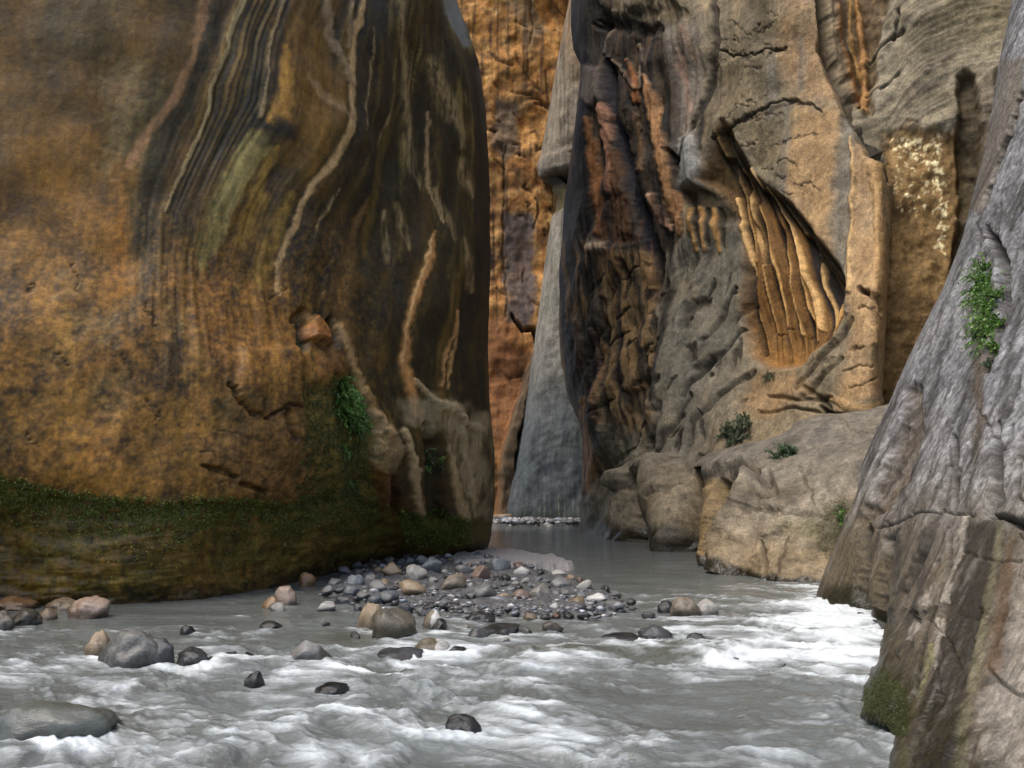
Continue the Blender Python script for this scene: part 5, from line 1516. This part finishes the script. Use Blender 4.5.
plant("fern_sprig", "small sprig below the bright fern clump on the mossy left cliff", "fern", [(352, 452), (356, 460)], A, .2, 8, .045, 1.4, GR, 5)
plant("fern_sprig", "pale sprig low in the mossy gully just above the undercut", "fern", [(356, 492), (362, 500)], A, .22, 8, .045, 1.4, DG + GR, 6)
plant("fern_sprig", "dark green sprig on the broken knob of the left cliff", "fern", [(303, 342), (305, 350)], A, .18, 7, .04, 1.4, DG, 7)
plant("shrub", "grey green shrub growing on the ledge above the low outcrop", "shrub", [(728, 438), (736, 432), (744, 436), (750, 430), (740, 444), (732, 444), (746, 426)], E, .42, 11, .10, .7, [(.10, .13, .07), (.14, .16, .10), (.07, .10, .05)], 8, .6, .7)
plant("shrub", "small green plant on top of the low outcrop", "plant", [(780, 460), (786, 457), (793, 456)], G, .26, 10, .075, .8, [(.07, .12, .05), (.10, .15, .07)], 9, .6, .6)
plant("fern_sprig", "green sprig in the mossy notch right of the low outcrop", "fern", [(842, 506), (840, 516), (844, 522)], G, .18, 9, .045, 1.3, DG + GR, 10)
plant("shrub", "sparse pale plant at the foot of the draped alcove", "plant", [(766, 378), (772, 376)], E, .28, 6, .07, .8, [(.14, .17, .09)], 11, .6, .6)


def moss(label, c, mask, n, size, cols, seed):
    rr = np.random.default_rng(seed)
    w = (mask * c.d ** 0).ravel(); w = np.clip(w, 0, 1); w /= w.sum()
    ids = rr.choice(w.size, n, p=w)
    P = (c.P + c.N * c.disp[..., None]).reshape(-1, 3)[ids]
    N = c.N.reshape(-1, 3)[ids]
    V = np.empty((n * 9, 3)); C_ = np.empty((n * 9, 3))
    for j in range(3):
        a = rr.normal(size=(n, 3)) + N * .6; a[:, 2] -= .3; a /= np.linalg.norm(a, axis=1, keepdims=True)
        b = np.cross(a, rr.normal(size=(n, 3))); b /= np.linalg.norm(b, axis=1, keepdims=True)
        s = (size * rr.uniform(.5, 1.5, n))[:, None]
        o = P + N * .004 + rr.normal(0, size * .4, (n, 3))
        V[j * 3::9] = o - b * s * .35; V[j * 3 + 1::9] = o + b * s * .35; V[j * 3 + 2::9] = o + a * s
    cc = np.array(cols)[rr.integers(len(cols), size=n)] * rr.uniform(.6, 1.4, (n, 1))
    C_[:] = np.repeat(cc, 9, 0)
    o = poly_mesh("moss", V, np.arange(n * 9).reshape(-1, 3).tolist(), M_LEAF, C_)
    tag(o, label, "moss", kind="stuff")


MG = [(.10, .13, .025), (.17, .22, .035), (.25, .29, .055), (.25, .21, .07)]
moss("dark green moss band along the lip of the left cliff's undercut", A, sst(-8, 3, A.py - LIP) * (sst(40, 4, A.py - LIP) + .12 * sst(85, 30, A.py - LIP)) * sst(.2, .7, rag) * sst(400, 370, A.px) * sst(-60, -20, A.px), 14000, .02, MG, 1)
moss("bright yellow green moss on the lip below the left cliff's corner", A, A.area([(404, 514), (470, 516), (474, 540), (440, 552), (404, 546)], 5, jit=6), 3600, .028, [(.13, .20, .03), (.19, .26, .05), (.08, .12, .025)], 2)
moss("olive moss in the gully of the left cliff", A, A.area([(306, 392), (340, 378), (382, 430), (380, 505), (330, 512), (300, 500)], 10, jit=10) * rag, 5200, .022, [(.10, .11, .03), (.15, .16, .045), (.07, .08, .03)], 3)
moss("mossy patch on the right side of the low outcrop", G, G.area([(820, 505), (842, 492), (856, 508), (840, 556), (820, 552)], 6, jit=5), 2600, .012, [(.06, .07, .016), (.085, .09, .022), (.045, .05, .013)], 4)
moss("dark moss on the toe of the near grey slab", Hn, Hn.area([(864, 692), (882, 674), (906, 692), (910, 738), (888, 730), (866, 716)], 5, jit=5), 3600, .006, [(.07, .085, .022), (.10, .11, .03), (.045, .055, .018)], 5)


def wood(name, label, cat, a, b, r0, r1, col):
    a, b = np.array(a), np.array(b)
    t = NT(name); t.l(t.mix(t.noise(t.n("ShaderNodeNewGeometry").outputs["Position"], 14, 4), [c * .6 for c in col], [c * 1.3 for c in col]), t.b.inputs["Base Color"])
    d = (b - a) / np.linalg.norm(b - a); u = np.cross(d, [0, 0, 1.]); u /= np.linalg.norm(u); v = np.cross(u, d)
    V, Fc = [], []
    n, m = 9, 8
    for i in range(n):
        f = i / (n - 1); r = (r0 + (r1 - r0) * f) * (1 + .12 * math.sin(i * 2.3)); c = a + (b - a) * f + u * .3 * r0 * math.sin(i * 1.3)
        for j in range(m):
            an = 2 * math.pi * j / m; V.append(c + (u * math.cos(an) + v * math.sin(an)) * r * (1 + .1 * math.sin(j * 3)))
    for i in range(n - 1):
        for j in range(m): Fc.append([i * m + j, i * m + (j + 1) % m, (i + 1) * m + (j + 1) % m, (i + 1) * m + j])
    Fc += [list(range(m))[::-1], [(n - 1) * m + j for j in range(m)]]
    o = poly_mesh(name, V, Fc, t.m, smooth=True)
    tag(o, label, cat)


q1, q2 = on_water(772, 672), on_water(780, 668)
wood("driftwood_stick", "short dark stick poking out of the right channel", "stick", (q1[0], q1[1], -.02), (q2[0], q1[1], .065), .012, .008, (.03, .025, .02))
q1, q2 = on_water(487, 522.5), on_water(512, 521.5)
wood("driftwood_log", "pale brown log lying at the far bank beside the left cliff's corner", "log", (q1[0], q1[1] - .5, .22), (q2[0], q1[1] - .3, .30), .16, .11, (.24, .17, .11))
